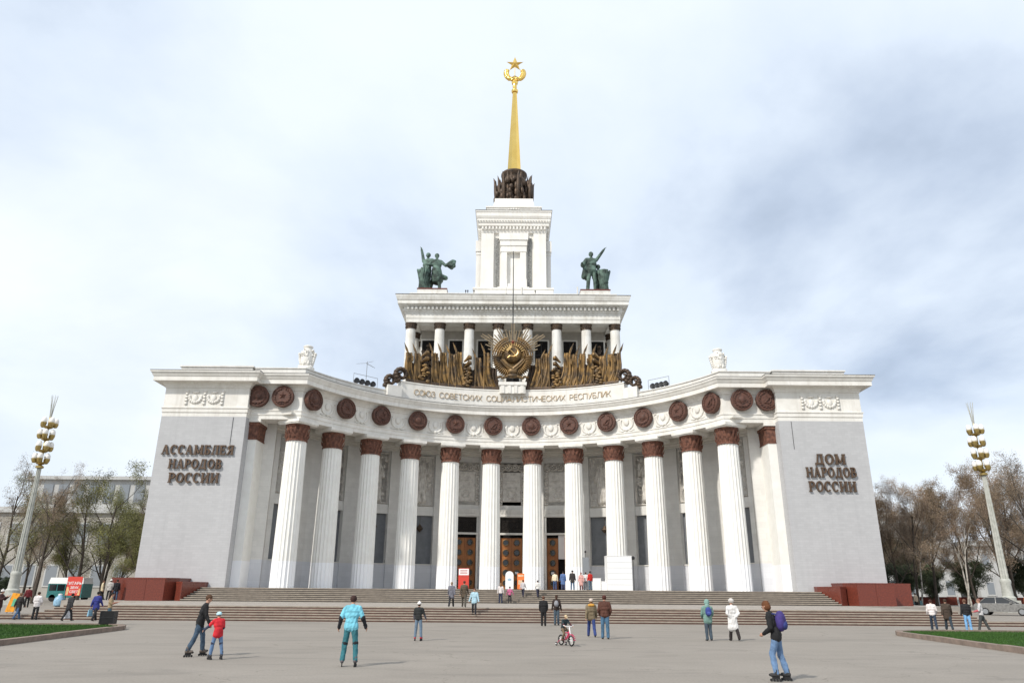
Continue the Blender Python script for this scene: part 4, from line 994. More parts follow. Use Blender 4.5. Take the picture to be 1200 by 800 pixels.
# ================================================================ FIGURES
CL = {}
def cloth(c, rough=.85):
    k = tuple(round(x, 3) for x in c)
    if k not in CL:
        dk = tuple(x*.62 for x in c); mat('cloth_%d' % len(CL), c, dk, scale=6, rough=rough, bump=.35, bscale=9, bdist=.03, contrast=(.42, .72), detail=3); CL[k] = 'cloth_%d' % (len(CL))
        CL[k] = 'cloth_%d' % (len(CL)-1)
    return MT[CL[k]]
def rotx(v, a, o=Vector((0, 0, 0))): return Matrix.Rotation(a, 3, 'X') @ (v-o)+o
def skeleton(H=1.75, legL=(0, 4, 3), legR=(0, 4, 3), armL=(0, 10, 12, 0), armR=(0, 10, 12, 0), lean=0, side=0, head=(0, 0), bulk=1.0, coat=0, skirt=1.0, fat=1.0, hands='open'):
    """facing +Y, x to the figure's right. leg=(hip flex, knee, spread); arm=(flex, abduct, elbow, inward)"""
    s = H/1.75; S = []
    V = Vector; pel = V((0, 0, .95))
    def up(p):                                    # upper body lean about the pelvis
        p = rotx(V(p), -R(lean), pel); return Matrix.Rotation(R(side), 3, 'Y') @ (p-pel)+pel
    def seg(a, b, r1, r2, lab): S.append((V(a)*s, V(b)*s, r1*s, r2*s, lab))
    b_ = bulk; f_ = fat
    seg((-.07, 0, .95), (.07, 0, .95), .125*f_, .125*f_, 'top' if coat or bulk > 1.02 else 'bot'); seg(up((-.05, -.005, 1.06)), up((.05, -.005, 1.06)), .112*b_*f_, .112*b_*f_, 'top')
    seg(up((-.075, 0, 1.22)), up((.075, 0, 1.22)), .118*b_*f_, .118*b_*f_, 'top'); seg(up((-.085, -.005, 1.34)), up((.085, -.005, 1.34)), .105*b_, .105*b_, 'top')
    seg(up((-.17, -.005, 1.425)), up((.17, -.005, 1.425)), .066*b_, .066*b_, 'top'); seg(up((0, -.01, 1.40)), up((0, 0, 1.46)), .09*b_, .07*b_, 'top')
    seg(up((0, 0, 1.44)), up((0, .012, 1.56)), .055, .052, 'skin')
    hc = up((0, .02, 1.635)); 
    Hm = Matrix.Rotation(-R(head[0]), 3, 'Z') @ Matrix.Rotation(-R(head[1]+lean*.5), 3, 'X')
    for a, b, r1, r2 in (((0, -.015, .02), (0, .01, .02), .092, .086), ((0, .03, -.05), (0, .035, -.07), .062, .05), ((0, .095, -.005), (0, .105, -.025), .012, .016), ((-.085, 0, 0), (-.088, -.005, -.02), .018, .014), ((.085, 0, 0), (.088, -.005, -.02), .018, .014)):
        seg(hc+Hm @ V(a), hc+Hm @ V(b), r1, r2, 'skin')
    feet = {}
    for sd, (fl, kn, ab) in ((-1, legL), (1, legR)):
        h = V((sd*.09, 0, .92)); d = V((sd*math.sin(R(ab)), math.sin(R(fl))*math.cos(R(ab)), -math.cos(R(fl))*math.cos(R(ab))))
        k = h+d*.43; d2 = V((sd*math.sin(R(ab*.7)), math.sin(R(fl-kn)), -math.cos(R(fl-kn)))).normalized(); a = k+d2*.42
        seg(h, k, .098*f_, .078, 'bot'); seg(k, a, .078, .0700, 'bot')
        seg(a, a+V((0, 0, -.02)), .05, .05, 'shoe')
        tf = R(min(0, fl-kn)*.55); td = V((sd*.12, math.cos(tf), math.sin(tf)))
        heel = a+V((0, -.035, -.035)); seg(heel, heel+td*.19, .042, .034, 'shoe'); feet[sd] = (a*s, td)
        if coat:
            pass
    if coat:                                          # coat skirt reaching the given height
        for sd, (fl, kn, ab) in ((-1, legL), (1, legR)):
            h = V((sd*.06, 0, .98)); d = V((sd*math.sin(R(ab)), math.sin(R(fl)), -math.cos(R(fl)))); L_ = min(.98-coat, .43)
            pass
        nz_ = max(2, int((.98-coat)/.06)); fy_ = (math.sin(R(legL[0]))+math.sin(R(legR[0])))*.5
        for q in range(nz_+1):
            z_ = .98-(.98-coat-.05)*q/nz_; t_q = (.98-z_); sp_ = abs(math.sin(R(legL[0]))-math.sin(R(legR[0])))*t_q*.35
            seg((-.078-.03*t_q, fy_*t_q*.8, z_), (.078+.03*t_q, fy_*t_q*.8, z_), (.112+.06*t_q)*b_**.5*skirt, (.112+.06*t_q)*b_**.5*skirt, 'top')
    wr = {}
    for sd, (fl, ab, el, inn) in ((-1, armL), (1, armR)):
        sh = up((sd*.195, -.005, 1.415)); d = V((sd*math.sin(R(ab)), math.sin(R(fl))*math.cos(R(ab)), -math.cos(R(fl))*math.cos(R(ab)))); d = Matrix.Rotation(-R(lean)*.6, 3, 'X') @ d
        e = sh+d*.29; f2 = fl+el; d2 = V((sd*(math.sin(R(ab))-math.sin(R(inn))*1.2), math.sin(R(f2)), -math.cos(R(f2))*(1 if ab < 90 else math.cos(R(ab))))).normalized(); w = e+d2*.25
        seg(sh, e, .064*b_, .056*b_, 'top'); seg(e, w, .056*b_, .045*b_, 'cuff')
        a1 = d2.cross(V((0, 1, 0.2))); a1 = a1.normalized() if a1.length > .1 else V((1, 0, 0)); n1 = d2.cross(a1).normalized()
        seg(w, w+d2*.075, .03, .034, 'skin'); kn_ = w+d2*.09
        for i, L_ in enumerate((.062, .072, .068, .052)):
            o = kn_+n1*(i-1.5)*.021; m_ = o+d2*L_*.55+a1*.012*(-sd); seg(o, m_, .0105, .010, 'skin'); seg(m_, m_+d2*L_*.5+a1*.03*(-sd), .010, .009, 'skin')
        th = w+d2*.03+n1*-.03; seg(th, th+d2*.05-n1*.03, .012, .010, 'skin')
        wr[sd] = w*s
    zmin = min(min(a.z-r1, b.z-r2) for a, b, r1, r2, l in S); 
    S = [(a-V((0, 0, zmin)), b-V((0, 0, zmin)), r1, r2, l) for a, b, r1, r2, l in S]
    off = V((0, 0, -zmin))
    return dict(S=S, head=hc*s+off, Hm=Hm, wrist={k: v+off for k, v in wr.items()}, feet={k: (v[0]+off, v[1]) for k, v in feet.items()}, back=up((0, -.12, 1.25))*s+off, s=s, chest=up((0, 0, 1.25))*s+off, up=up, off=off)
def body_mesh(sk, voxel, extra=None, name='person'):
    m = MB()
    for a, b, r1, r2, l in sk['S']: m.capsule(a, b, r1, r2, 10)
    if extra: m.add(extra.v, extra.f)
    me = m.mesh('tmp'); o = bpy.data.objects.new('tmp', me); sc.collection.objects.link(o)
    md = o.modifiers.new('r', 'REMESH'); md.mode = 'VOXEL'; md.voxel_size = voxel; md.adaptivity = 0
    sm = o.modifiers.new('s', 'SMOOTH'); sm.factor = .5; sm.iterations = 4
    dg = bpy.context.evaluated_depsgraph_get(); out = bpy.data.meshes.new_from_object(o.evaluated_get(dg)); out.name = name
    bpy.data.objects.remove(o); bpy.data.meshes.remove(me); return out
def wrinkle(me, idx, amp, seed):
    n = len(me.vertices); co = np.empty(n*3); no = np.empty(n*3); me.vertices.foreach_get('co', co); me.vertices.foreach_get('normal', no); co = co.reshape(-1, 3); no = no.reshape(-1, 3)
    w = np.zeros(n)
    for p in me.polygons:
        if idx[p.index] in (1, 2, 3): w[list(p.vertices)] = 1
    r = np.random.RandomState(seed); d = np.zeros(n)
    for k in range(7):
        f = r.normal(size=3)*(26 if k < 4 else 55); f[2] *= .55; d += np.sin(co@f+r.rand()*6.28+1.5*np.sin(co@r.normal(size=3)*9))*(1 if k < 4 else .5)
    co += no*(d*w*amp*.4)[:, None]; me.vertices.foreach_set('co', co.ravel()); me.update()
def label_faces(me, sk, labs):
    n = len(me.polygons); c = np.empty(n*3); me.polygons.foreach_get('center', c); c = c.reshape(-1, 3); best = np.full(n, 1e9); idx = np.zeros(n, int)
    for a, b, r1, r2, l in sk['S']:
        a_ = np.array(a); d = np.array(b)-a_; L2 = d@d+1e-9; t = np.clip(((c-a_)@d)/L2, 0, 1); dist = np.linalg.norm(c-a_-t[:, None]*d, axis=1)-(r1+(r2-r1)*t)
        if l == 'skin': dist = dist+.002
        k = dist < best; best[k] = dist[k]; idx[k] = labs.index(l)
    wrinkle(me, idx, .0075*sk['s'], int(abs(sk['head'].x*100+sk['s']*999)))
    me.polygons.foreach_set('material_index', idx.tolist()); me.polygons.foreach_set('use_smooth', [True]*n)
LABS = ['skin', 'top', 'cuff', 'bot', 'shoe']
DARK = (.011, .011, .012); HAIRB = (.045, .025, .015); HAIRD = (.012, .009, .008)
npeople = 0
def person(label, x, y, z, rz, top=DARK, bot=(.03, .045, .08), shoe=(.02, .018, .016), hair=HAIRB, style='short', hatc=None, cuff=None, voxel=.02, skates=None, pads=None, hood=None, **pose):
    global npeople
    sk = skeleton(**pose); me = body_mesh(sk, voxel); label_faces(me, sk, LABS); s = sk['s']
    for c in (None, top, cuff or top, bot, shoe): me.materials.append(MT['skin'] if c is None else cloth(c))
    dz = .095 if skates else 0
    root = bpy.data.objects.new('person', me); sc.collection.objects.link(root); root.location = (x, y, z+dz); root.rotation_euler = (0, 0, rz)
    tag(root, label, 'person')
    hc = sk['head']; Hm = sk['Hm']
    h = MB()
    if style in ('short', 'long', 'bob'):
        h.ball(hc+Hm @ Vector((0, -.018, .036))*s, (.096*s, .106*s, .102*s), 14, 9, rot=Hm)
        if style == 'long': h.capsule(hc+Hm @ Vector((0, -.06, .02))*s, hc+Vector((0, -.085, -.2))*s, .085*s, .05*s, 10)
        if style == 'bob': h.ball(hc+Hm @ Vector((0, -.03, -.02))*s, (.105*s, .09*s, .1*s), 12, 8, rot=Hm)
        obj('hair', h, cloth(hair), root, True)
    elif style == 'helmet':
        h.ball(hc+Hm @ Vector((0, -.005, .05))*s, (.115*s, .14*s, .095*s), 14, 9, rot=Hm); obj('helmet', h, cloth(hatc, .35), root, True)
        h = MB(); h.ball(hc+Hm @ Vector((0, -.01, .02))*s, (.102*s, .118*s, .07*s), 12, 8, rot=Hm); obj('helmet_rim', h, cloth(DARK), root, True)
    elif style in ('hat', 'cap'):
        h.ball(hc+Hm @ Vector((0, -.012, .05))*s, (.106*s, .114*s, .098*s), 14, 9, rot=Hm)
        if style == 'cap': h.ball(hc+Hm @ Vector((0, .11, .045))*s, (.075*s, .07*s, .014*s), 10, 6, rot=Hm)
        else: h.ball(hc+Hm @ Vector((0, -.012, .155))*s, .035*s, 8, 6)
        obj('hat', h, cloth(hatc), root, True)
        g_ = MB(); g_.ball(hc+Hm @ Vector((0, -.03, .0))*s, (.094*s, .085*s, .085*s), 12, 8, rot=Hm); obj('hair', g_, cloth(hair), root, True)
    elif style == 'hoodup':
        h.ball(hc+Hm @ Vector((0, -.03, .02))*s, (.125*s, .12*s, .145*s), 14, 9, rot=Hm); h.capsule(hc+Vector((0, -.05, -.08))*s, hc+Vector((0, -.05, -.16))*s, .1*s, .12*s, 12); obj('hood', h, cloth(hatc), root, True)
    elif style == 'turban':
        h.ball(hc+Hm @ Vector((0, -.02, .06))*s, (.125*s, .13*s, .11*s), 14, 9, rot=Hm); obj('hat', h, cloth(hatc), root, True)
    if hood: g_ = MB(); g_.capsule(sk['up']((-.09, -.09, 1.47))*s+sk['off'], sk['up']((.09, -.09, 1.47))*s+sk['off'], .07*s, .07*s, 10); obj('hood', g_, cloth(hood), root, True)
    fy = math.cos(rz)
    if fy < .6 and style not in ('turban_',):
        e = MB()
        for q in (-1, 1): e.ball(hc+Hm @ Vector((q*.034, .093, .012))*s, .011*s, 6, 5)
        obj('eyes', e, cloth((.02, .015, .012)), root)
    if skates:
        for sd, (a, td) in sk['feet'].items():
            m = MB(); td = Vector(td).normalized(); f = Vector((td.x, td.y, 0)).normalized(); b0 = Vector(a)
            m.capsule(b0+Vector((0, 0, .05)), b0+Vector((0, 0, -.02)), .06*s, .06*s, 10); m.capsule(b0+f*-.035+Vector((0, 0, -.045)), b0+f*.12+Vector((0, 0, -.05)), .05*s, .043*s, 10)
            o_ = obj('skate_boot', m, cloth(skates), root, True)
            m = MB(); zb = -.095+.034; k0 = 0; m.box(-.07, .11, -.014, .014, zb+.02, b0.z-.06); m.xf(Matrix.Translation((b0.x, b0.y, 0)) @ Matrix.Rotation(math.atan2(f.y, f.x), 4, 'Z'))
            for q in range(4):
                c = b0+f*(-.075+q*.068); c.z = zb; k0 = len(m.v); m.lathe([(.0335, -.012), (.0335, .012)], 12); m.xf(Matrix.Translation(c) @ Matrix.Rotation(math.atan2(f.y, f.x), 4, 'Z') @ Matrix.Rotation(R(90), 4, 'X'), k0)
            obj('skate_wheels', m, 'rubber', root)
    if pads:
        m = MB()
        for sd in (-1, 1):
            w = sk['wrist'][sd]; m.ball(w, (.05*s, .05*s, .08*s), 10, 7)
        obj('wrist_guards', m, cloth(pads), root, True)
        m = MB()
        for a, b, r1, r2, l in sk['S']:
            if l == 'bot' and r1 > .06*s and abs(r2-.07*s) < .001*s: m.ball(a, (.085*s, .085*s, .1*s), 10, 7)
            if l == 'cuff': m.ball(a, (.068*s, .068*s, .085*s), 10, 7)
        obj('knee_elbow_pads', m, cloth(pads), root, True)
    npeople += 1
    return root, sk
def world_pt(root, p): return Matrix.Translation(root.location) @ Matrix.Rotation(root.rotation_euler[2], 4, 'Z') @ Vector(p)
def backpack(root, sk, c1, c2, label, sz=1.0):
    p = sk['back']; m = MB(); s = sk['s']*sz
    m.ball((0, -.085*s, 0), (.165*s, .125*s, .23*s), 14, 10); b = obj('backpack', m, cloth(c1), None, True)
    b.location = world_pt(root, p); b.rotation_euler = root.rotation_euler; tag(b, label, 'backpack')
    m = MB(); m.ball((0, -.17*s, -.08*s), (.12*s, .07*s, .11*s), 12, 8); obj('pocket', m, cloth(c2), b, True)
    for q in (-1, 1): m = MB(); m.tube([(q*.09*s, -.04*s, .14*s), (q*.11*s, .07*s, .16*s), (q*.12*s, .17*s, .08*s), (q*.13*s, .16*s, -.1*s), (q*.12*s, .02, -.17*s)], .013*s, 6); obj('strap', m, cloth(c2), b)
def bag(root, sk, sd, col, label, w=.30, h=.34, tall=.25, cat='bag'):
    p = sk['wrist'][sd]+Vector((0, .02, -.10)); m = MB(); m.frustum(-w/2, w/2, -.06, .06, -tall-h, -tall, .02, .03)
    b = obj('bag', m, cloth(col), None); b.location = world_pt(root, p); b.rotation_euler = (0, 0, root.rotation_euler[2]+R(80)); tag(b, label, cat)
    m = MB()
    for q in (-.04, .04): m.tube([(-w*.3, q, -tall), (-w*.15, q*.4, -.02), (w*.15, q*.4, -.02), (w*.3, q, -tall)], .008, 5)
    obj('handle', m, cloth(col), b)
JEAN = (.055, .095, .17); LJEAN = (.12, .20, .34)
WALK = dict(legL=(22, 6, 2), legR=(-16, 14, 2), armL=(-18, 8, 12, 0), armR=(18, 8, 16, 0))
WALK2 = dict(legL=(-14, 16, 2), legR=(20, 6, 2), armL=(15, 8, 14, 0), armR=(-16, 8, 12, 0))
PI = math.pi
# --- plaza, left group
a, ska = person('skater in a black jacket and jeans bending towards the child in red', -9.7, 24.3, 0, R(-62), DARK, (.05, .085, .13), hair=(.10, .05, .025), style='short', voxel=.015, H=1.72, lean=13, legL=(20, 14, 6), legR=(-14, 10, 9), armL=(20, 10, 14, 0), armR=(14, 12, 12, 0), head=(0, 14), bulk=1.08, coat=.80, skates=(.16, .13, .11))
b, skb = person('small child in a red jacket and pale blue helmet on skates', -8.72, 23.3, 0, R(42), (.62, .025, .035), LJEAN, style='helmet', hatc=(.45, .72, .80), voxel=.015, H=1.22, lean=12, legL=(10, 10, 8), legR=(-4, 8, 10), armL=(38, 30, 10, 0), armR=(15, 12, 40, 20), bulk=1.2, coat=.78, skates=(.06, .06, .07), pads=(.03, .035, .07), cuff=(.05, .06, .10))
person('skater in a light blue jacket and teal trousers seen from behind', -4.42, 21.6, 0, R(4), (.19, .55, .68), (.035, .16, .19), hair=(.05, .022, .018), style='short', voxel=.015, H=1.72, lean=6, legL=(2, 10, 7), legR=(-3, 10, 8), armL=(-4, 22, 28, 8), armR=(-6, 24, 30, 4), bulk=1.12, coat=.86, cuff=(.018, .02, .025), skates=(.11, .10, .11), pads=(.016, .016, .02))
person('girl in a white knitted hat, black vest and red skates', -3.83, 32.3, 0, R(-8), (.02, .022, .022), (.14, .20, .27), style='hat', hatc=(.82, .78, .76), voxel=.018, H=1.40, legL=(2, 6, 5), legR=(-2, 6, 7), armL=(0, 10, 20, 5), armR=(8, 18, 20, 0), cuff=(.10, .10, .12), bulk=1.05, skates=(.55, .03, .05))
# --- plaza, centre
person('person in an all-black suit standing at the foot of the steps', 1.95, 46.1, 0, R(0), (.014, .014, .015), (.014, .014, .015), hair=(.11, .05, .03), H=1.66, bulk=1.16, fat=1.1, coat=.80, legL=(2, 2, 1), legR=(-2, 2, 1), armL=(8, 10, 20, 12), armR=(8, 10, 20, 12))
j, skj = person('long-haired person in a brown jacket and jeans wearing a grey backpack', 2.80, 47.3, 0, R(-6), (.04, .025, .02), (.07, .10, .13), hair=(.05, .022, .012), style='long', H=1.72, legL=(1, 2, 1), legR=(-2, 2, 1), bulk=1.08)
backpack(j, skj, (.30, .30, .32), (.20, .20, .22), 'grey backpack worn by the long-haired person at the steps', .85)
person('person in a khaki jacket with a yellow hood and a pale cap', 3.69, 35.5, 0, R(2), (.20, .155, .095), (.035, .06, .20), hair=(.2, .12, .06), style='cap', hatc=(.62, .52, .45), hood=(.62, .32, .06), H=1.66, bulk=1.2, coat=.82, **WALK)
person('man in a brown leather jacket and blue jeans seen from behind', 4.16, 34.3, 0, R(-4), (.105, .042, .028), (.07, .15, .24), hair=(.07, .02, .014), H=1.80, bulk=1.18, armL=(4, 14, 35, 25), armR=(4, 14, 35, 25), legL=(1, 2, 2), legR=(-1, 2, 2))
n_, skn = person('person in a green hooded jacket carrying a blue backpack', 8.56, 33.7, 0, R(2), (.17, .29, .25), (.06, .085, .11), style='hoodup', hatc=(.22, .36, .32), H=1.64, bulk=1.15, coat=.78, legL=(-3, 3, 1), legR=(10, 22, 1), armL=(10, 12, 40, 22), armR=(10, 12, 40, 22))
backpack(n_, skn, (.04, .06, .26), (.06, .09, .32), 'blue backpack on the person in the green hooded jacket', .9)
person('person in a long white coat with hands clasped behind the back', 9.66, 33.8, 0, R(2), (.74, .72, .70), (.028, .02, .02), style='turban', hatc=(.66, .62, .58), H=1.68, bulk=1.16, coat=.50, skirt=1.05, legL=(6, 2, 2), legR=(-12, 8, 6), armL=(-24, 14, 30, 62), armR=(-24, 14, 30, 62))
p_, skp = person('skater in a black leather jacket and light jeans rolling left', 6.43, 18.9, 0, R(62), (.014, .014, .015), (.15, .25, .42), shoe=(.03, .03, .03), hair=(.14, .052, .018), style='bob', voxel=.014, H=1.70, lean=14, head=(10, 14), legL=(16, 24, 4), legR=(-4, 12, 5), armL=(2, 8, 52, 26), armR=(-2, 8, 60, 26), bulk=1.14, coat=.84, skates=(.04, .04, .042))
backpack(p_, skp, (.06, .042, .20), (.035, .05, .20), 'purple and teal backpack on the nearest skater', 1.08)
# boy on a bicycle with stabilisers
bx, by, brz = 2.12, 30.0, R(-150)
def bicycle():
    root = tag(empty('bicycle', (bx, by, 0), brz), "small pink and white child's bicycle with stabilisers on the plaza", 'bicycle')
    def wheel(y, r_, nm='wheel', xo=0, w=.03):
        m = MB(); m.tube([(xo, y+(r_-w)*math.cos(t*PI/12), r_+(r_-w)*math.sin(t*PI/12)) for t in range(25)], w*.9, 7); wl_ = obj(nm, m, 'rubber', root, True)
        m = MB()
        for q in range(8): m.tube([(xo, y, r_), (xo, y+(r_-w)*math.cos(q*PI/4), r_+(r_-w)*math.sin(q*PI/4))], .006, 4)
        m.tube([(xo-.04, y, r_), (xo+.04, y, r_)], .02, 6); obj('spokes', m, 'white_paint', wl_)
    wheel(.37, .20); wheel(-.33, .20); wheel(-.33, .07, 'stabiliser_wheel', .22, .02); wheel(-.33, .07, 'stabiliser_wheel', -.22, .02)
    m = MB(); m.tube([(0, -.33, .2), (0, 0, .22), (0, .26, .55)], .025, 6); m.tube([(0, 0, .22), (0, -.12, .52)], .022, 6); m.tube([(0, -.12, .45), (0, .27, .50)], .022, 6); m.tube([(0, -.33, .2), (0, -.12, .45)], .016, 6)
    m.tube([(-.2, -.33, .09), (-.06, -.33, .2), (.06, -.33, .2), (.2, -.33, .09)], .012, 5); obj('frame', m, cloth((.62, .05, .14), .4), root, True)
    m = MB(); m.tube([(0, .37, .2), (0, .28, .52), (0, .25, .68)], .02, 6); m.tube([(-.24, .18, .74), (-.1, .25, .70), (.1, .25, .70), (.24, .18, .74)], .014, 6); obj('handlebar', m, 'white_paint', root, True)
    m = MB(); m.ball((0, -.15, .54), (.09, .14, .04), 10, 6); obj('saddle', m, cloth(DARK), root, True)
    m = MB()
    for i in range(9): t = R(10+i*18); m.box(-.035, .035, .37+.225*math.cos(t)-.03, .37+.225*math.cos(t)+.03, .2+.225*math.sin(t)-.012, .2+.225*math.sin(t)+.012)
    obj('mudguard', m, cloth((.62, .05, .14), .4), root)
    m = MB(); m.tube([(-.11, 0, .16), (-.05, 0, .22), (.05, 0, .22), (.11, 0, .28)], .012, 5); m.box(-.16, -.08, -.04, .04, .145, .165); m.box(.08, .16, -.04, .04, .275, .295); obj('pedals', m, 'dark_metal', root)
bicycle()
pb = Matrix.Translation((bx, by, 0)) @ Matrix.Rotation(brz, 4, 'Z') @ Vector((0, -.15, 0))
bo, skbo = person('small boy in a dark jacket and cap riding the bicycle', pb.x, pb.y, .14, brz, (.022, .04, .045), (.17, .12, .075), style='cap', hatc=(.55, .42, .26), H=1.05, lean=22, legL=(62, 78, 8), legR=(40, 66, 8), armL=(52, 14, 12, 6), armR=(52, 14, 12, 6), bulk=1.18, head=(0, 20), voxel=.016, cuff=(.10, .03, .035))
# --- steps and porch
def on_low(i): return 50+TRD*i+.2, RIS*(i+1)
person('person in a grey coat carrying a white bag up the lower steps', -4.1, 53.0, ZT, R(-4), (.17, .17, .20), (.025, .025, .03), hair=(.30, .22, .15), style='short', H=1.64, bulk=1.16, coat=.66, **WALK2)
person('person in a mottled brown jacket between the grey coat and the light blue jacket', -3.2, 52.5, ZT, R(0), (.10, .075, .05), (.085, .075, .06), hair=(.12, .035, .02), H=1.72, bulk=1.1, coat=.7, **WALK)
person('person in a light blue jacket and black trousers coming down the lower steps', -2.42, 50.95, RIS*3, R(176), (.42, .62, .72), (.025, .025, .032), hair=(.09, .03, .02), H=1.66, bulk=1.16, coat=.80, legL=(14, 4, 2), legR=(-8, 20, 2), armL=(6, 14, 10, 0), armR=(6, 16, 10, 0))
person('long-haired woman in a white top and dark jeans at the foot of the upper steps', -.92, 68.6, ZT, R(4), (.74, .68, .66), (.03, .04, .075), hair=(.25, .13, .06), style='long', H=1.70, bulk=1.05, legL=(1, 2, 2), legR=(-2, 2, 2))
person('child in a pink top and black trousers beside the long-haired woman', -.10, 68.5, ZT, R(-4), (.52, .13, .25), (.02, .02, .022), hair=HAIRD, H=1.42, bulk=1.05, armL=(0, 20, 15, 0), armR=(0, 24, 15, 0))
person('person in a pale jacket stepping up the upper steps near the arched board', 1.1, 70.1, ZT+R2*3, R(-20), (.56, .53, .54), (.03, .03, .05), hair=HAIRD, H=1.52, bulk=1.12, **WALK)
person('child in a white top with a tan bag climbing the upper steps alone', 2.45, 70.0, ZT+R2*3, R(15), (.78, .76, .72), (.03, .03, .055), hair=HAIRD, H=1.50, bulk=1.05, **WALK2)
person('person in a cream jacket by the open door', 4.15, 72.2, ZS, R(-4), (.80, .70, .50), (.05, .09, .20), hair=HAIRB, H=1.60, bulk=1.2, legL=(1, 2, 2), legR=(-1, 2, 2))
person('person in a blue coat by the open door', 4.92, 72.2, ZS, R(0), (.10, .17, .36), (.07, .08, .16), hair=HAIRD, H=1.66, bulk=1.2, coat=.55)
person('tall man in a dark coat and jeans queueing at the open door', 6.0, 74.6, ZS, R(-10), (.045, .038, .036), (.07, .13, .22), hair=HAIRD, H=1.82, bulk=1.15, coat=.72)
person('person in a pink coat standing by the column right of the open door', 6.85, 74.6, ZS, R(160), (.66, .36, .32), (.16, .03, .03), hair=(.2, .03, .03), H=1.62, bulk=1.1, coat=.5)
person('person in a white jumper beside the person in red', 7.35, 75.1, ZS, R(-20), (.78, .76, .74), (.3, .3, .32), hair=HAIRB, H=1.66, bulk=1.1)
person('person in a bright red jacket at the column right of the open door', 7.72, 74.5, ZS, R(30), (.62, .03, .02), (.10, .15, .20), hair=HAIRD, H=1.74, bulk=1.12)
# --- left edge
person('person in a white knitted hat and dark red coat at the left edge', -32.55, 49.2, 0, R(-80), (.055, .022, .022), (.05, .06, .08), style='hat', hatc=(.80, .77, .74), H=1.78, bulk=1.15, coat=.7, armL=(30, 8, 100, 20), armR=(30, 8, 100, 20))
person('person in a dark coat walking away beside the white jacket at left', -31.3, 49.2, 0, R(-20), (.026, .022, .022), (.07, .13, .24), hair=(.18, .09, .05), H=1.62, bulk=1.2, coat=.62, **WALK)
person('person in a white jacket with a slanted strap and black trousers at left', -30.3, 49.4, 0, R(4), (.72, .68, .67), (.018, .018, .02), hair=HAIRB, H=1.66, bulk=1.25, coat=.84, fat=1.08, armL=(8, 12, 40, 30), armR=(8, 12, 40, 30))
q_, skq = person('person in a black coat carrying a white shopping bag', -27.35, 47.9, 0, R(-16), (.026, .026, .028), (.018, .018, .02), hair=HAIRD, H=1.62, bulk=1.2, coat=.76, lean=8, head=(0, 10), **WALK2)
bag(q_, skq, -1, (.78, .79, .82), 'large white shopping bag held by the person in the black coat', .42, .46, .12)
r_, skr = person('person in a bright blue coat carrying a pale blue bag', -25.85, 48.2, 0, R(-10), (.028, .035, .20), (.018, .018, .022), hair=HAIRD, H=1.74, bulk=1.2, coat=.72, **WALK)
bag(r_, skr, -1, (.25, .45, .58), 'pale blue plastic bag held by the person in the bright blue coat', .32, .36, .12)
person('person in a beige waistcoat standing beside the lawn corner', -22.6, 43.6, 0, R(-70), (.34, .25, .15), (.06, .14, .20), hair=HAIRD, H=1.70, bulk=1.05, cuff=(.42, .2, .14), armL=(20, 8, 85, 30), armR=(20, 8, 85, 30))
person('person in a beige coat and dark trousers next to the left granite plinth', -37.6, 70.6, ZT, R(-60), (.60, .50, .33), (.018, .018, .02), hair=(.06, .03, .02), H=1.74, bulk=1.2, coat=.8, legL=(16, 2, 4), legR=(-18, 4, 4))
person('person in a white knitted hat between the beige and the dark coats', -36.8, 70.4, ZT, R(10), (.48, .45, .42), (.018, .018, .02), style='hat', hatc=(.82, .78, .72), H=1.78, bulk=1.2, coat=.85)
person('person in a dark coat and jeans nearest the left granite plinth', -36.1, 70.2, ZT, R(30), (.018, .018, .022), (.06, .10, .17), hair=HAIRD, H=1.76, bulk=1.15, coat=.8)
person('person in a dark red jacket behind the left end of the lower steps', -41.4, 66.0, .3, R(40), (.16, .02, .025), DARK, hair=HAIRD, H=1.66, bulk=1.15)
# --- right edge
person('person in a white jacket and dark trousers left of the brown coat', 24.25, 44.5, 0, R(-26), (.74, .68, .66), (.03, .045, .07), hair=(.05, .015, .012), H=1.66, bulk=1.16, armL=(4, 12, 30, 10), armR=(6, 12, 40, 20), **dict(legL=(14, 4, 2), legR=(-12, 16, 2)))
person('person in a dark brown coat walking right of the white jacket', 25.05, 44.4, 0, R(-22), (.06, .042, .03), (.03, .045, .06), hair=HAIRB, H=1.70, bulk=1.24, coat=.68, lean=5, **WALK)
person('person in a black jacket and bright blue jeans', 25.75, 43.7, 0, R(-6), (.018, .018, .02), (.20, .42, .70), shoe=(.4, .45, .5), hair=(.16, .08, .05), H=1.68, bulk=1.16, legL=(2, 2, 2), legR=(-2, 2, 2))
person('person in a red and white top and grey trousers leaning back', 26.15, 43.0, 0, R(58), (.60, .58, .58), (.06, .065, .065), shoe=(.3, .3, .3), hair=(.26, .13, .10), H=1.74, bulk=1.12, cuff=(.50, .12, .14), legL=(16, 2, 3), legR=(-18, 2, 3), armL=(14, 8, 60, 20), armR=(14, 8, 60, 20))
person('person in a beige jacket behind the terrace beyond the right plinth', 43.2, 82, .3, R(20), (.42, .33, .24), DARK, hair=(.04, .02, .012), H=1.7, bulk=1.15)
person('person in an orange and white top beside the right lamp post', 49.4, 73.5, .3, R(150), (.66, .22, .09), (.1, .1, .11), style='cap', hatc=(.75, .66, .52), H=1.70, bulk=1.15)
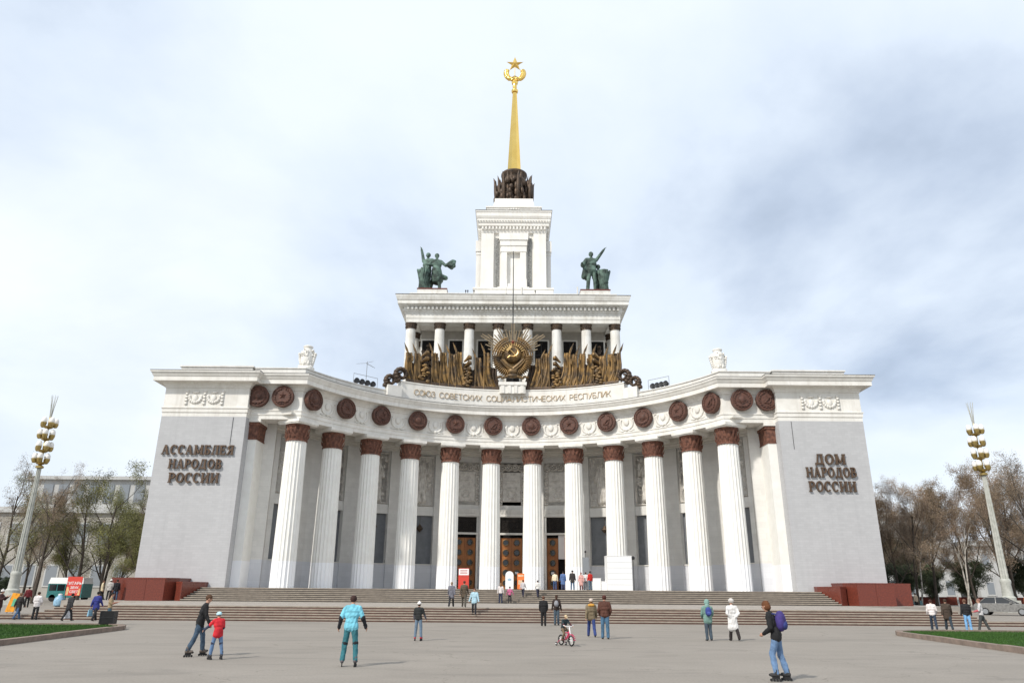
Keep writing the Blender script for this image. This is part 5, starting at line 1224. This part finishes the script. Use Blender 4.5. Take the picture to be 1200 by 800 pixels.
# case at the corner of the lawn
root = tag(empty('equipment_case', (-20.9, 40.35, .2), R(8)), 'boxy black equipment case on the corner of the left kerb', 'case')
m = MB(); m.box(-.36, .36, -.2, .2, .0, .62); obj('case_body', m, cloth((.014, .014, .015), .6), root)
m = MB(); m.box(-.37, .37, -.21, .21, .30, .33); m.box(-.37, -.31, -.215, .215, -.0, .63); m.box(.31, .37, -.215, .215, -.0, .63); obj('case_edging', m, 'dark_metal', root)
m = MB(); m.tube([(-.1, 0, .62), (-.1, 0, .70), (.1, 0, .70), (.1, 0, .62)], .015, 6); obj('handle', m, 'dark_metal', root)
# --- bronze statue groups on the roof
def statue(label, x, poses, extra, rot=0):
    root = tag(empty('statue_group', (x, 99.2, 43.42), rot), label, 'statue', 'green bronze statue groups on the upper roof')
    for (px, py, prz, kw, ex) in poses:
        sk = skeleton(**kw); e = MB(); ex(e, sk); me = body_mesh(sk, .022, e, 'figure'); me.materials.append(MT['patina']); me.polygons.foreach_set('use_smooth', [True]*len(me.polygons))
        o = bpy.data.objects.new('figure', me); sc.collection.objects.link(o); o.parent = root; o.location = (px, py, .0); o.rotation_euler = (0, 0, prz); o.scale = (3.75,)*3
    m = MB(); extra(m); obj('sheaf_stump', m, 'patina', root, True)
def stump(m, x, y, h=2.9, r0=.62):
    m.lathe([(r0*.9, 0), (r0, .4), (r0*.82, h*.45), (r0*.95, h*.5), (r0*.85, h*.55), (r0*1.15, h*.9), (r0*1.25, h), (r0*.6, h*1.02)], 12, (x, y))
    r = random.Random(int(x*10))
    for i in range(26): a_ = r.random()*6.28; m.tube([(x+r0*.8*math.cos(a_), y+r0*.8*math.sin(a_), .1), (x+r0*.75*math.cos(a_), y+r0*.75*math.sin(a_), h*.5), (x+r0*1.25*math.cos(a_+.2), y+r0*1.25*math.sin(a_+.2), h*1.05)], [.12, .1, .14], 5)
def hairball(e, sk): e.ball(sk['head']+Vector((0, -.02, .04)), (.1, .11, .1), 10, 7)
def woman_extra(e, sk):
    hairball(e, sk)
    e.capsule((-.05, 0, .95), (.0, -.12, .55), .2, .25, 12); e.capsule((.1, 0, .9), (.14, -.1, .5), .17, .22, 12); e.capsule((.1, -.1, .62), (.25, -.35, .62), .12, .1, 10)
    for i in range(20):
        r = random.Random(i); c = sk['wrist'][1]; e.capsule(c+Vector((-.15, .05, 0)), c+Vector((.05+r.uniform(-.05, .35), r.uniform(-.15, .2), r.uniform(-.14, .16))), .05, .075, 7)
def coat_extra(e, sk):
    hairball(e, sk); e.capsule((-.2, -.06, 1.3), (-.3, -.12, .72), .1, .12, 10); e.capsule((-.12, -.1, 1.3), (-.16, -.14, .66), .1, .12, 10); e.capsule((.1, -.1, 1.3), (.1, -.14, .72), .09, .09, 10); e.capsule((-.24, -.0, 1.38), (-.36, .02, 1.2), .08, .1, 8)
RF = PI  # facing the plaza
statue('green bronze group with a raised arm and a woman holding a wheat sheaf', -11.8,
       [(.35, -.3, RF+R(15), dict(H=1.68, legL=(10, 6, 4), legR=(-22, 30, 6), armL=(25, 36, 62, 0), armR=(-4, 30, 60, 20), lean=-4, head=(-25, 4), coat=.62, bulk=1.12), (lambda e, sk: (hairball(e, sk), e.capsule((.0, 0, .95), (-.05, -.05, .58), .2, .25, 12), e.capsule((-.1, -.1, .75), (-.38, -.05, .68), .13, .1, 10), [e.capsule(sk['wrist'][-1]+Vector((.12, -.05, -.02)), sk['wrist'][-1]+Vector((-.02-random.Random(i).uniform(0, .16), random.Random(i+9).uniform(-.12, .12), random.Random(i+5).uniform(-.14, .14))), .06, .08, 7) for i in range(16)]))),
        (-1.15, .2, RF-R(20), dict(H=1.78, legL=(4, 4, 3), legR=(-6, 6, 3), armL=(10, 20, 60, 30), armR=(0, 168, 4, 0), bulk=1.1, head=(-20, -14), lean=-6), hairball)],
       lambda m: stump(m, -1.5, -.6, 3.3, .75))
statue('green bronze group of a man in an open coat raising one arm', 11.95,
       [(-.25, -.3, RF+R(8), dict(H=1.82, legL=(-4, 2, 4), legR=(6, 2, 9), armL=(0, 146, 10, 0), armR=(-12, 34, 95, 15), lean=-6, head=(-10, -12), bulk=1.12), lambda e, sk: (hairball(e, sk), e.capsule((.2, -.06, 1.3), (.30, -.1, .74), .1, .12, 10), e.capsule((.12, -.1, 1.3), (.16, -.14, .7), .1, .12, 10), e.capsule((-.1, -.1, 1.3), (-.12, -.14, .74), .09, .09, 10), e.capsule((.24, 0, 1.38), (.36, -.02, 1.2), .08, .1, 8))),
        (1.0, .8, RF-R(30), dict(H=1.30, lean=14, legL=(10, 20, 3), legR=(-10, 10, 3), armL=(30, 30, 60, 10), armR=(40, 20, 50, 10), bulk=1.15), hairball)],
       lambda m: stump(m, 1.45, -.45, 3.3, .75))
# ================================================================ LAMPS, BOARDS, VEHICLES
def lamp(x, y, z, label):
    root = tag(empty('street_lamp', (x, y, z)), label, 'lamp post', 'tall wheat-ear lamp posts')
    m = MB(); m.box(-.9, .9, -.9, .9, 0, .55); m.box(-.7, .7, -.7, .7, .55, 1.1); obj('plinth', m, 'lamp_concrete', root)
    m = MB(); m.lathe([(.64, 1.1), (.66, 1.35), (.50, 1.5), (.45, 2.6), (.50, 2.75), (.50, 2.95), (.40, 3.1)], 16); obj('base', m, 'lamp_concrete', root, 40)
    fm = fluted(.34, .20, 3.1, 13.2, 10, 5); obj('post', fm, 'lamp_concrete', root, 40)
    m = MB(); m.lathe([(.26, 13.2), (.38, 13.25), (.38, 13.4), (.2, 13.5), (.12, 13.6), (.10, 18.6), (.05, 18.7)], 14); obj('stem', m, 'lamp_gold', root, 40)
    cup = MB(); cup.lathe([(.05, -.05), (.17, .0), (.25, .18), (.28, .40), (.24, .40)], 10)
    gl = MB(); gl.lathe([(.05, .30), (.22, .36), (.27, .52), (.25, .76), (.16, .94), (.04, .99)], 12)
    cup = cup.mesh('lamp_cup'); gl = gl.mesh('globe')
    for t, zz in enumerate((13.75, 15.0, 16.25, 17.5)):
        for i in range(5):
            a_ = R(i*72+t*36); cx, cy = .60*math.cos(a_), .60*math.sin(a_)
            c = obj('lamp_cup', cup, 'lamp_gold', root, 40, loc=(cx, cy, zz)); obj('globe', gl, 'globe', c, True)
        m = MB(); m.lathe([(.1, zz-.22), (.35, zz-.12), (.55, zz+.05), (.45, zz+.07), (.1, zz+.02)], 14); obj('tier_bowl', m, 'lamp_gold', root, 40)
    for i in range(7):
        a_ = R(i*360/7); m = MB(); m.tube([(.08*math.cos(a_), .08*math.sin(a_), 18.5), (.16*math.cos(a_), .16*math.sin(a_), 19.6), (.32*math.cos(a_), .32*math.sin(a_), 20.9)], [.035, .03, .015], 5); obj('awn', m, 'lamp_concrete', root)
lamp(-48.65, 75, -.0+.3, 'tall pale lamp post with four tiers of globes at the left edge')
lamp(48.6, 75, .3, 'tall pale lamp post with four tiers of globes at the right edge')
for x in (-48.65, 48.6): pass
def flat_text(s, size, parent, matn, loc, rot=(R(90), 0, 0), ext=.006):
    cu = bpy.data.curves.new('t', 'FONT'); cu.body = s; cu.size = size; cu.extrude = ext; cu.align_x = 'CENTER'; cu.resolution_u = 2; cu.offset = .008*size
    o = bpy.data.objects.new('t', cu); sc.collection.objects.link(o); dg = bpy.context.evaluated_depsgraph_get(); me = bpy.data.meshes.new_from_object(o.evaluated_get(dg)); bpy.data.objects.remove(o); bpy.data.curves.remove(cu)
    me.name = 'lettering'; return obj('lettering', me, matn, parent, loc=loc, rot=rot)
# guitar shop board on the terrace
root = tag(empty('advertising_board', (-39.5, 69.3, ZT), R(4)), 'red advertising board with white Cyrillic letters beside the trees at left', 'sign board'); root.scale = (.85,)*3
m = MB(); m.box(-.75, .75, -.04, .04, .45, 2.35); obj('panel', m, 'red_board', root)
m = MB(); m.box(-.72, -.66, .041, .1, 0, 2.3); m.box(.66, .72, .041, .1, 0, 2.3); m.box(-.72, -.66, -.5, .1, 0, .05); m.box(.66, .72, -.5, .1, 0, .05); obj('stand', m, 'dark_metal', root)
flat_text('ГИТАРЫ', .40, root, 'white_paint', (0.02, -.05, 1.55)); flat_text('ЗВУК', .34, root, 'white_paint', (.08, -.05, 1.13)); flat_text('СВЕТ', .34, root, 'white_paint', (.08, -.05, .72))
for pp in ([(-.7, .5), (-.5, .5), (-.42, 1.0), (-.56, 1.35), (-.7, 1.3)], [(.45, .5), (.7, .5), (.7, 1.2), (.56, 1.1)]):
    m = MB(); m.prism(pp, -.05, -.041); obj('print', m, cloth((.78, .5, .25)), root)
# orange hanging placard by the left lamp
root = tag(empty('placard', (-33.3, 51.6, RIS*2), R(-6)), 'yellow orange placard standing near the left end of the steps', 'placard')
m = MB(); m.prism([(-.42, .1), (.2, .1), (.42, 1.25), (-.1, 1.3)], -.03, .03); obj('panel', m, cloth((.80, .33, .02), .5), root)
m = MB(); m.prism([(-.05, .45), (.22, .45), (.30, .9), (.05, .95)], -.04, -.031); obj('print', m, cloth((.12, .42, .25), .5), root)
m = MB(); m.tube([(-.3, .05, 0), (-.25, .05, 1.0)], .02, 5); m.tube([(.12, .05, 0), (.2, .05, 1.0)], .02, 5); obj('legs', m, 'dark_metal', root)
# boards at the doors
def board(name, x, y, w, h, matn, label, arch=False, lines=0):
    root = tag(empty(name, (x, y, ZS)), label, 'sign board')
    m = MB(); P = [(-w/2, .05), (w/2, .05), (w/2, h)]+([(w/2*math.cos(R(t)), h+w/2*math.sin(R(t))) for t in range(15, 180, 15)] if arch else [])+[(-w/2, h)]
    m.prism(P, -.03, .03); obj('panel', m, matn, root)
    m = MB(); m.box(-w/2+.02, -w/2+.08, -.25, .35, 0, .05); m.box(w/2-.08, w/2-.02, -.25, .35, 0, .05); obj('foot', m, 'dark_metal', root)
    return root
b1 = board('notice_board', -4.75, 76.5, 1.05, 2.0, 'red_board', 'red and white notice board before the left door')
m = MB(); m.box(-.50, .50, -.036, -.031, 1.35, 1.95); obj('white_field', m, 'white_paint', b1)
m = MB()
for z in (1.80, 1.66, 1.52, 1.2): m.box(-.36, .36, -.042, -.037, z-.03, z+.03)
obj('print_lines', m, cloth((.55, .12, .10)), b1)
b2 = board('arched_board', -.16, 76.5, .82, 1.35, 'white_paint', 'white board with an arched top before the middle door', True)
m = MB(); m.ball((0, -.03, .95), (.2, .012, .12), 10, 6); obj('print', m, cloth((.35, .5, .62)), b2)
b3 = board('poster_board', .98, 76.6, .72, 1.55, 'orange_board', 'orange poster board to the right of the arched white board')
m = MB()
m.box(-.25, .25, -.036, -.031, .5, .9); obj('print', m, cloth((.85, .62, .40)), b3)
m = MB(); m.box(-.28, .28, -.036, -.031, 1.25, 1.40); obj('headline', m, cloth((.85, .62, .40)), b3)
# white kiosk and boxes at the column
root = tag(empty('white_kiosk', (11.2, 79.6, ZS)), 'plain white boxed-in kiosk in front of a column right of the doors', 'kiosk')
m = MB(); m.box(-1.28, 1.28, -1.2, .9, 0, 3.35); obj('body', m, 'white_paint', root)
m = MB()
for z in (.55, 1.1, 1.65, 2.2, 2.75): m.box(-1.29, 1.29, -1.21, -1.2005, z, z+.012)
obj('panel_joint', m, 'grey_metal', root)
m = MB(); m.box(-1.31, 1.31, -1.23, .92, 3.351, 3.42); obj('lid', m, 'white_paint', root)
m = MB(); m.tube([(1.45, -1.0, 0), (1.45, -1.0, 3.1)], .03, 6); m.ball((1.45, -1.0, 3.2), (.2, .16, .2), 12, 8); obj('loudspeaker', m, 'dark_metal', root)
for i, (x, w, h, lb) in enumerate(((8.95, .85, 1.15, 'low white box left of the white kiosk, the taller of two'), (9.72, .6, .85, 'low white box touching the white kiosk, the shorter of two'))):
    root = tag(empty('white_box', (x, 80.2, ZS)), lb, 'box'); m = MB(); m.box(-w/2, w/2, -.5, .5, 0, h); obj('body', m, 'white_paint', root); m = MB(); m.box(-w/2-.02, w/2+.02, -.52, .52, h, h+.05); obj('lid', m, 'white_paint', root)
# grey utility cabinet beside the open door
root = tag(empty('utility_cabinet', (8.15, 83.0, ZS)), 'tall narrow grey cabinet standing between two columns right of the doors', 'cabinet')
m = MB(); m.box(-.35, .35, -.3, .3, .1, 3.4); obj('body', m, 'grey_metal', root); m = MB(); m.box(-.32, .32, -.315, -.301, .3, 3.2); obj('door', m, 'grey_metal', root); m = MB(); m.tube([(0, 0, 3.4), (0, 0, 4.0)], .03, 6); m.ball((0, 0, 4.0), .12, 8, 6); obj('sensor', m, 'dark_metal', root)
# vehicles
def car(x, y, z, rz, col, label, name='parked_car'):
    root = tag(empty(name, (x, y, z), rz), label, 'car'); body = cloth(col, .25)
    L_, Wd = 4.2, 1.66                                     # nose at +x
    prof = [(-2.1, .35), (-2.1, .80), (-1.95, .92), (-1.2, .95), (.75, .95), (1.7, .86), (2.05, .72), (2.1, .40), (1.75, .28), (-1.9, .28)]
    m = MB(); n = len(prof); vs = []; rings = [(-.5, .93), (-.47, 1.0), (.47, 1.0), (.5, .93)]
    for t, s_ in rings: vs += [(px*(.985 if s_ < 1 else 1), t*Wd, .3+(pz-.3)*(s_ if pz > .5 else 1)) for px, pz in prof]
    fs = [tuple(range(n)), tuple(range(4*n-1, 3*n-1, -1))]
    for k in range(3):
        for i in range(n): q = (i+1) % n; fs.append((k*n+i, (k+1)*n+i, (k+1)*n+q, k*n+q))
    m.add(vs, fs); obj('body', m, body, root, 30)
    m = MB(); cab = [(-1.75, .93), (-1.15, 1.40), (.10, 1.42), (1.0, .93)]
    m.add([(px, s_*(Wd*.46 if pz < 1 else Wd*.36), pz) for s_ in (-1, 1) for px, pz in cab], [(0, 1, 2, 3), (7, 6, 5, 4), (0, 4, 5, 1), (2, 6, 7, 3)]); obj('windows', m, 'dark_glass', root)
    m = MB(); m.slab([(-1.22, -Wd*.36), (.16, -Wd*.36), (.16, Wd*.36), (-1.22, Wd*.36)], 1.39, 1.435)
    for s_ in (-1, 1):
        for (a, b) in (((-1.72, .94), (-1.16, 1.41)), ((.98, .94), (.10, 1.42)), ((-.45, .94), (-.45, 1.41))): m.tube([(a[0], s_*Wd*.462, a[1]), (b[0], s_*Wd*.362, b[1])], .035, 5)
    obj('roof', m, body, root)
    for sx in (-1.3, 1.3):
        for sy in (-1, 1):
            m = MB(); m.lathe([(.20, -.09), (.29, -.09), (.31, -.05), (.31, .05), (.29, .09), (.20, .09)], 18); m.xf(Matrix.Translation((sx, sy*.74, .31)) @ Matrix.Rotation(R(90), 4, 'X')); w = obj('wheel', m, 'rubber', root, 40)
            m = MB(); m.lathe([(.2, -.07), (.2, .07)], 14); m.xf(Matrix.Translation((sx, sy*.765, .31)) @ Matrix.Rotation(R(90), 4, 'X')); obj('rim', m, 'grey_metal', w)
    for sy in (-1, 1):
        m = MB(); m.box(2.0, 2.09, sy*.58-.2, sy*.58+.2, .60, .74); obj('headlight', m, 'chrome', root)
        m = MB(); m.box(.55, .72, sy*.86-.09, sy*.86+.09, .95, 1.06); obj('mirror', m, body, root)
    m = MB(); m.box(2.08, 2.16, -.80, .80, .36, .50); obj('bumper', m, 'dark_metal', root)
    m = MB(); m.box(2.161, 2.17, -.26, .26, .38, .49); obj('number_plate', m, 'white_paint', root)
    m = MB(); m.box(2.02, 2.10, -.36, .36, .60, .72); obj('grille', m, 'dark_metal', root)
car(41.5, 64.8, .3, R(-42), (.22, .215, .205), 'silver grey saloon car parked beside the right lamp post')
car(44.6, 88.0, .3, R(160), (.13, .26, .28), 'pale teal car partly hidden behind the right granite plinth')
# minibus
root = tag(empty('minibus', (-54.0, 94, .3), R(0)), 'teal minibus with a white roof behind the left trees', 'minibus')
m = MB(); m.box(-2.1, 2.1, -1.1, 1.1, .45, 2.05); obj('body', m, cloth((.05, .22, .22), .3), root)
m = MB(); m.frustum(-2.12, 2.12, -1.12, 1.12, 2.051, 2.75, .12, .12); obj('roof', m, 'white_paint', root)
for i in range(4): m = MB(); m.box(-1.9+i*.98, -1.05+i*.98, -1.13, -1.101, 1.25, 1.95); obj('window', m, 'dark_glass', root)
for x in (-1.4, 1.4):
    for y in (-1, 1): m = MB(); m.lathe([(.15, -.1), (.4, -.1), (.42, 0), (.4, .1), (.15, .1)], 18); m.xf(Matrix.Translation((x, y*1.0, .42)) @ Matrix.Rotation(R(90), 4, 'X')); obj('wheel', m, 'rubber', root, 40)
# round dustbin-like blue balloon stall item behind the terrace edge
root = tag(empty('water_keg', (-40.0-.75, 69.6, .3)), 'round pale blue container standing left of the red board', 'container')
m = MB(); m.lathe([(.25, 0), (.42, .12), (.46, .45), (.38, .75), (.2, .9), (.16, 1.0), (.05, 1.02)], 16); obj('body', m, cloth((.28, .47, .62), .4), root, 40); m = MB(); m.lathe([(.17, .98), (.17, 1.07), (.05, 1.1)], 12); obj('cap', m, 'white_paint', root)
# ================================================================ TREES
def tree_mesh(seed, H, spread, up=.55, trunk_r=.22, fork=.25, n1=8, droop=0.0, twigs=5, lv=(7, 5, 5, 4)):
    r = random.Random(seed); tr = MB(); tw = MB(); tips = []
    def rv(): return Vector((r.gauss(0, 1), r.gauss(0, 1), r.gauss(0, 1))).normalized()
    def branch(p, d, L_, rad, lvl):
        pts = [p]; rr = [rad]; n = 4 if lvl < 2 else (3 if lvl == 2 else 2)
        q = p.copy(); dd = d.copy()
        for i in range(n):
            dd = (dd+rv()*(.16 if lvl < 2 else .26)+Vector((0, 0, (up*.16 if lvl < 3 else -droop)))).normalized(); q = q+dd*L_/n; pts.append(q.copy()); rr.append(max(.008, rad*(1-.72*(i+1)/n)))
        (tr if lvl < 2 else tw).tube(pts, rr, 6 if lvl < 2 else 3, caps=False)
        if lvl >= 3: tips.append((pts[-1], dd)); tips.append((pts[len(pts)//2], dd))
        if lvl >= 4: return
        k = lv[lvl]
        for j in range(k):
            t = (.25 if lvl else fork)+(1-(.25 if lvl else fork))*(j+r.random()*.8)/k; t = min(t, .98); f = t*n; i = min(int(f), n-1); pp = pts[i].lerp(pts[i+1], f-i); base = (pts[i+1]-pts[i]).normalized()
            side = rv(); side = (side-base*side.dot(base)).normalized(); ang = r.uniform(.5, .95) if lvl else r.uniform(.45, .9)
            nd = (base*math.cos(ang)+side*math.sin(ang)*spread).normalized()
            if lvl == 0 and nd.z < .15: nd.z = .2; nd.normalize()
            branch(pp, nd, L_*r.uniform(.42, .62)*(1.05-.35*t), rr[i]*.52, lvl+1)
    branch(Vector((0, 0, 0)), Vector((r.uniform(-.05, .05), r.uniform(-.05, .05), 1)).normalized(), H*.80, trunk_r, 0)
    return tr.mesh('trunk'), tw, tips, r
def leaves(tips, r, per, size, spread):
    m = MB()
    for p, d in tips:
        for _ in range(per):
            c = p+Vector((r.gauss(0, spread), r.gauss(0, spread), r.gauss(0, spread))); a = Vector((r.gauss(0, 1), r.gauss(0, 1), r.gauss(0, 1))).normalized()*size*r.uniform(.6, 1.4); b = a.orthogonal().normalized()*size*.6
            m.add([c-a, c+b, c+a, c-b], [(0, 1, 2, 3)])
    me = bpy.data.meshes.new('foliage'); me.from_pydata(m.v, [], m.f); return me
def raw(m, name): me = bpy.data.meshes.new(name); me.from_pydata(m.v, [], m.f); return me
def make_type(seed, H, spread, twig, leaf, per, size, sp, bark='bark', **k):
    t, tw, tips, r = tree_mesh(seed, H, spread, **k); return dict(H=H, t=t, tw=raw(tw, 'branches'), lf=leaves(tips, r, per, size, sp) if per else None, twig=twig, leaf=leaf, bark=bark)
TYPES = dict(
    springA=make_type(17, 14, .95, 'twig_grey', 'leaf_spring', 4, .065, .28, fork=.15, lv=(8, 6, 5, 4)),
    bareA=make_type(11, 15, .95, 'twig_grey', 'bud_brown', 3, .05, .2, lv=(8, 6, 5, 4)),
    bareB=make_type(12, 15, .85, 'twig_brown', 'bud_brown', 5, .055, .22, lv=(9, 7, 6, 4)),
    bareC=make_type(13, 16, .8, 'twig_brown', 'bud_brown', 7, .06, .24, lv=(9, 7, 6, 4), fork=.18),
    spring=make_type(14, 14, 1.0, 'twig_grey', 'leaf_spring', 10, .075, .38, fork=.12, lv=(9, 6, 5, 4), trunk_r=.26),
    birch=make_type(15, 15, .5, 'twig_brown', 'bud_brown', 3, .05, .2, bark='birch_bark', trunk_r=.15, fork=.5, droop=.25),
    dark=make_type(16, 9, 1.0, 'twig_grey', 'leaf_dark', 9, .10, .26, fork=.05, lv=(11, 6, 5, 3), trunk_r=.2))
def tree(kind, x, y, H, rz, label, cat='tree', name='tree', z=.3, wide=1.0):
    T_ = TYPES[kind]; s = H/T_['H']; root = tag(empty(name, (x, y, z), rz), label, cat, 'trees beside the pavilion'); root.scale = (s*wide, s*wide, s)
    o = obj('trunk', T_['t'], T_['bark'], root, True); c = obj('crown', T_['tw'], T_['twig'], root)
    if T_['lf']: obj('foliage', T_['lf'], T_['leaf'], c)
    return root
tree('bareA', -62.0, 92, 15.5, .3, 'bare grey tree at the far left behind the lamp post')
tree('bareA', -50.9, 82, 13.5, 1.9, 'bare forked tree just right of the left lamp post', name='bare_tree')
tree('springA', -47.2, 84, 12.5, 4.2, 'slim leafing tree left of the red board', name='leafing_tree')
tree('springA', -45.3, 85, 13.4, 2.6, 'leafing yellow-green tree with several stems right of the red board', name='leafing_tree', wide=1.1)
tree('spring', -43.0, 96, 13.0, .4, 'leafing tree close to the edge of the left wing', name='leafing_tree')
tree('spring', -58, 100, 9.5, 5.0, 'low leafing tree behind the minibus', name='leafing_tree')
tree('springA', -66, 104, 12, 5.5, 'leafing tree in front of the pale corner building', name='bare_tree')
tree('springA', -54, 112, 11, 2.2, 'leafing tree between the minibus and the pale building', name='bare_tree')
tree('spring', -47.5, 110, 10, 3.3, 'small leafing tree behind the red board', name='leafing_tree')
for kd, x, y, H, rz, lb, nm in (('springA', -56.5, 86, 12.0, .9, 'leafing tree right behind the left lamp post', 'leafing_tree'), ('spring', -50.0, 94, 11.5, 1.5, 'leafing tree behind the slim bare tree', 'leafing_tree'), ('bareB', -61, 98, 13.0, 2.7, 'bare budding tree left of the minibus', 'bare_tree'),
    ('spring', -68, 96, 9.0, 4.4, 'low leafing tree at the far left edge', 'leafing_tree'), ('bareB', -48.5, 100, 12.5, 3.9, 'bare budding tree behind the leafing trees', 'bare_tree'), ('spring', -53.5, 104, 9.0, 2.4, 'low leafing tree right of the minibus', 'leafing_tree'), ('springA', -42.2, 88, 11.0, 5.4, 'leafing tree half hidden by the left wing', 'leafing_tree')):
    tree(kd, x, y, H, rz, lb, name=nm)
for i, (kd, x, y, H, rz, lb) in enumerate((
    ('bareC', 45.5, 86, 12.6, .5, 'brown budding tree nearest the right wing'), ('bareB', 49.8, 90, 13.6, 1.7, 'tall brown tree second from the right wing'), ('bareC', 47.5, 94, 12.6, 2.9, 'dense brown tree behind the first two right of the wing'),
    ('bareC', 54.6, 90, 13.2, 4.1, 'brown tree midway between the right wing and the lamp post'), ('bareB', 59.5, 92, 16.2, 5.3, 'tall brown tree left of the right lamp post'), ('bareC', 63.0, 96, 16.0, 0.2, 'brown tree behind the right lamp post'),
    ('bareA', 57.0, 82, 15.5, 2.2, 'bare grey tree right of the right lamp post'), ('bareB', 68.0, 94, 18.0, 3.1, 'tall bare tree at the right edge'), ('bareC', 57.0, 104, 14, 1.1, 'brown tree in the row behind, left of the lamp post'), ('bareC', 70, 106, 15, 4.6, 'brown tree in the row behind, at the right edge'), ('bareC', 51.5, 104, 13.5, 5.9, 'brown tree in the row behind, near the wing'))):
    tree(kd, x, y, H, rz, lb, name='bare_tree')
for x, y, H, rz, lb in ((46.9, 88, 11.5, .4, 'white-barked birch closest to the right wing'), (51.3, 86.5, 12.0, 1.3, 'white-barked birch, left of a pair'), (52.4, 87.5, 12, 3.0, 'white-barked birch, right of a pair')):
    tree('birch', x, y, H, rz, lb, name='birch_tree')
for x, y, H, rz, lb in ((50.5, 99, 5.0, .3, 'dark evergreen behind the first birch'), (55.5, 100, 5.0, 1.4, 'dark evergreen midway along the red fence'), (60.5, 100, 5.5, 2.5, 'dark evergreen left of the right lamp post foot'), (66.0, 98, 6.0, 3.6, 'dark evergreen right of the lamp post'), (71.5, 100, 10.5, 4.7, 'large dark evergreen at the right edge'), (57, 112, 9.0, 5.2, 'dark evergreen in the second row')):
    tree('dark', x, y, H, rz, lb, name='evergreen_tree', wide=1.25)
for x, y, H, rz, lb in ((-60.5, 82, 2.6, 1.2, 'low green shrub beside the left lamp post'), (-57.5, 86, 2.6, .2, 'low green shrub behind the left lamp post')):
    tree('dark', x, y, H, rz, lb, cat='shrub', name='shrub', wide=1.3)
# red fence behind the right trees
root = tag(empty('low_fence', (62, 102.5, .3)), 'low red fence panels behind the right-hand trees', 'fence')
for i in range(13):
    x = 44+i*2.6; m = MB(); m.box(x+.06, x+2.44, 102.4, 102.5, .5, 1.55); par(obj('fence_panel', m, 'fence_red'), root)
    m = MB(); m.box(x-.06, x+.055, 102.35, 102.55, .3, 1.75); par(obj('post', m, 'white_paint'), root)
# ================================================================ FAR BUILDINGS
def far_building(name, label, x0, x1, y0, y1, z1, wm, rows, cols, fw, fh, roof=1.0, zb=.3):
    root = tag(empty(name, ((x0+x1)/2, y0, zb)), label, 'building'); m = MB(); m.box(x0, x1, y0, y1, zb, z1); par(obj('wall', m, wm), root)
    m = MB(); m.box(x0-.6, x1+.6, y0-.6, y1+.6, z1, z1+.35); m.box(x0-.3, x1+.3, y0-.3, y1+.3, z1+.35, z1+roof); par(obj('cornice', m, 'far_white'), root)
    for i in range(cols):
        for j in range(rows):
            cx = x0+(x1-x0)*(i+.5)/cols; cz = zb+(z1-zb)*(j+.5)/rows; m = MB(); m.box(cx-fw/2-.25, cx+fw/2+.25, y0-.12, y0-.001, cz-fh/2-.25, cz+fh/2+.25); w = par(obj('window', m, 'far_white'), root)
            m = MB(); m.box(cx-fw/2, cx+fw/2, y0-.14, y0-.121, cz-fh/2, cz+fh/2); obj('pane', m, 'far_glass', w)
    return root
far_building('corner_building', 'pale building with tall windows behind the left trees, the lower storeys', -92, -57, 130, 160, 14.2, 'far_tan', 2, 9, 1.9, 3.2)
root = tag(empty('rooftop_hall', (-74, 134, 15.2)), 'white glazed hall rising above the pale building behind the left trees', 'building')
m = MB(); m.slab([(-87, 133), (-84, 130.4), (-62, 130.4), (-59, 133), (-59, 158), (-87, 158)], 15.21, 20.0); par(obj('wall', m, 'far_white'), root)
m = MB(); m.slab([(-87.7, 132.6), (-84.4, 129.7), (-61.6, 129.7), (-58.3, 132.6), (-58.3, 159), (-87.7, 159)], 20.0, 20.6); par(obj('cornice', m, 'far_white'), root)
for i in range(8): m = MB(); x = -83+i*2.7; m.box(x, x+1.7, 130.25, 130.39, 16.0, 19.2); par(obj('window', m, 'far_glass'), root)
far_building('white_building', 'white building glimpsed between the right wing and the first trees', 62, 88, 150, 170, 16.5, 'far_white', 3, 7, 1.5, 2.6)
far_building('white_pavilion', 'low white pavilion behind the trees at the right edge', 92, 125, 150, 170, 11, 'far_white', 2, 8, 1.4, 2.2)
far_building('tan_building', 'low tan building behind the trees left of the wing', -56, -44, 140, 150, 7, 'far_tan', 2, 4, 1.3, 1.6)
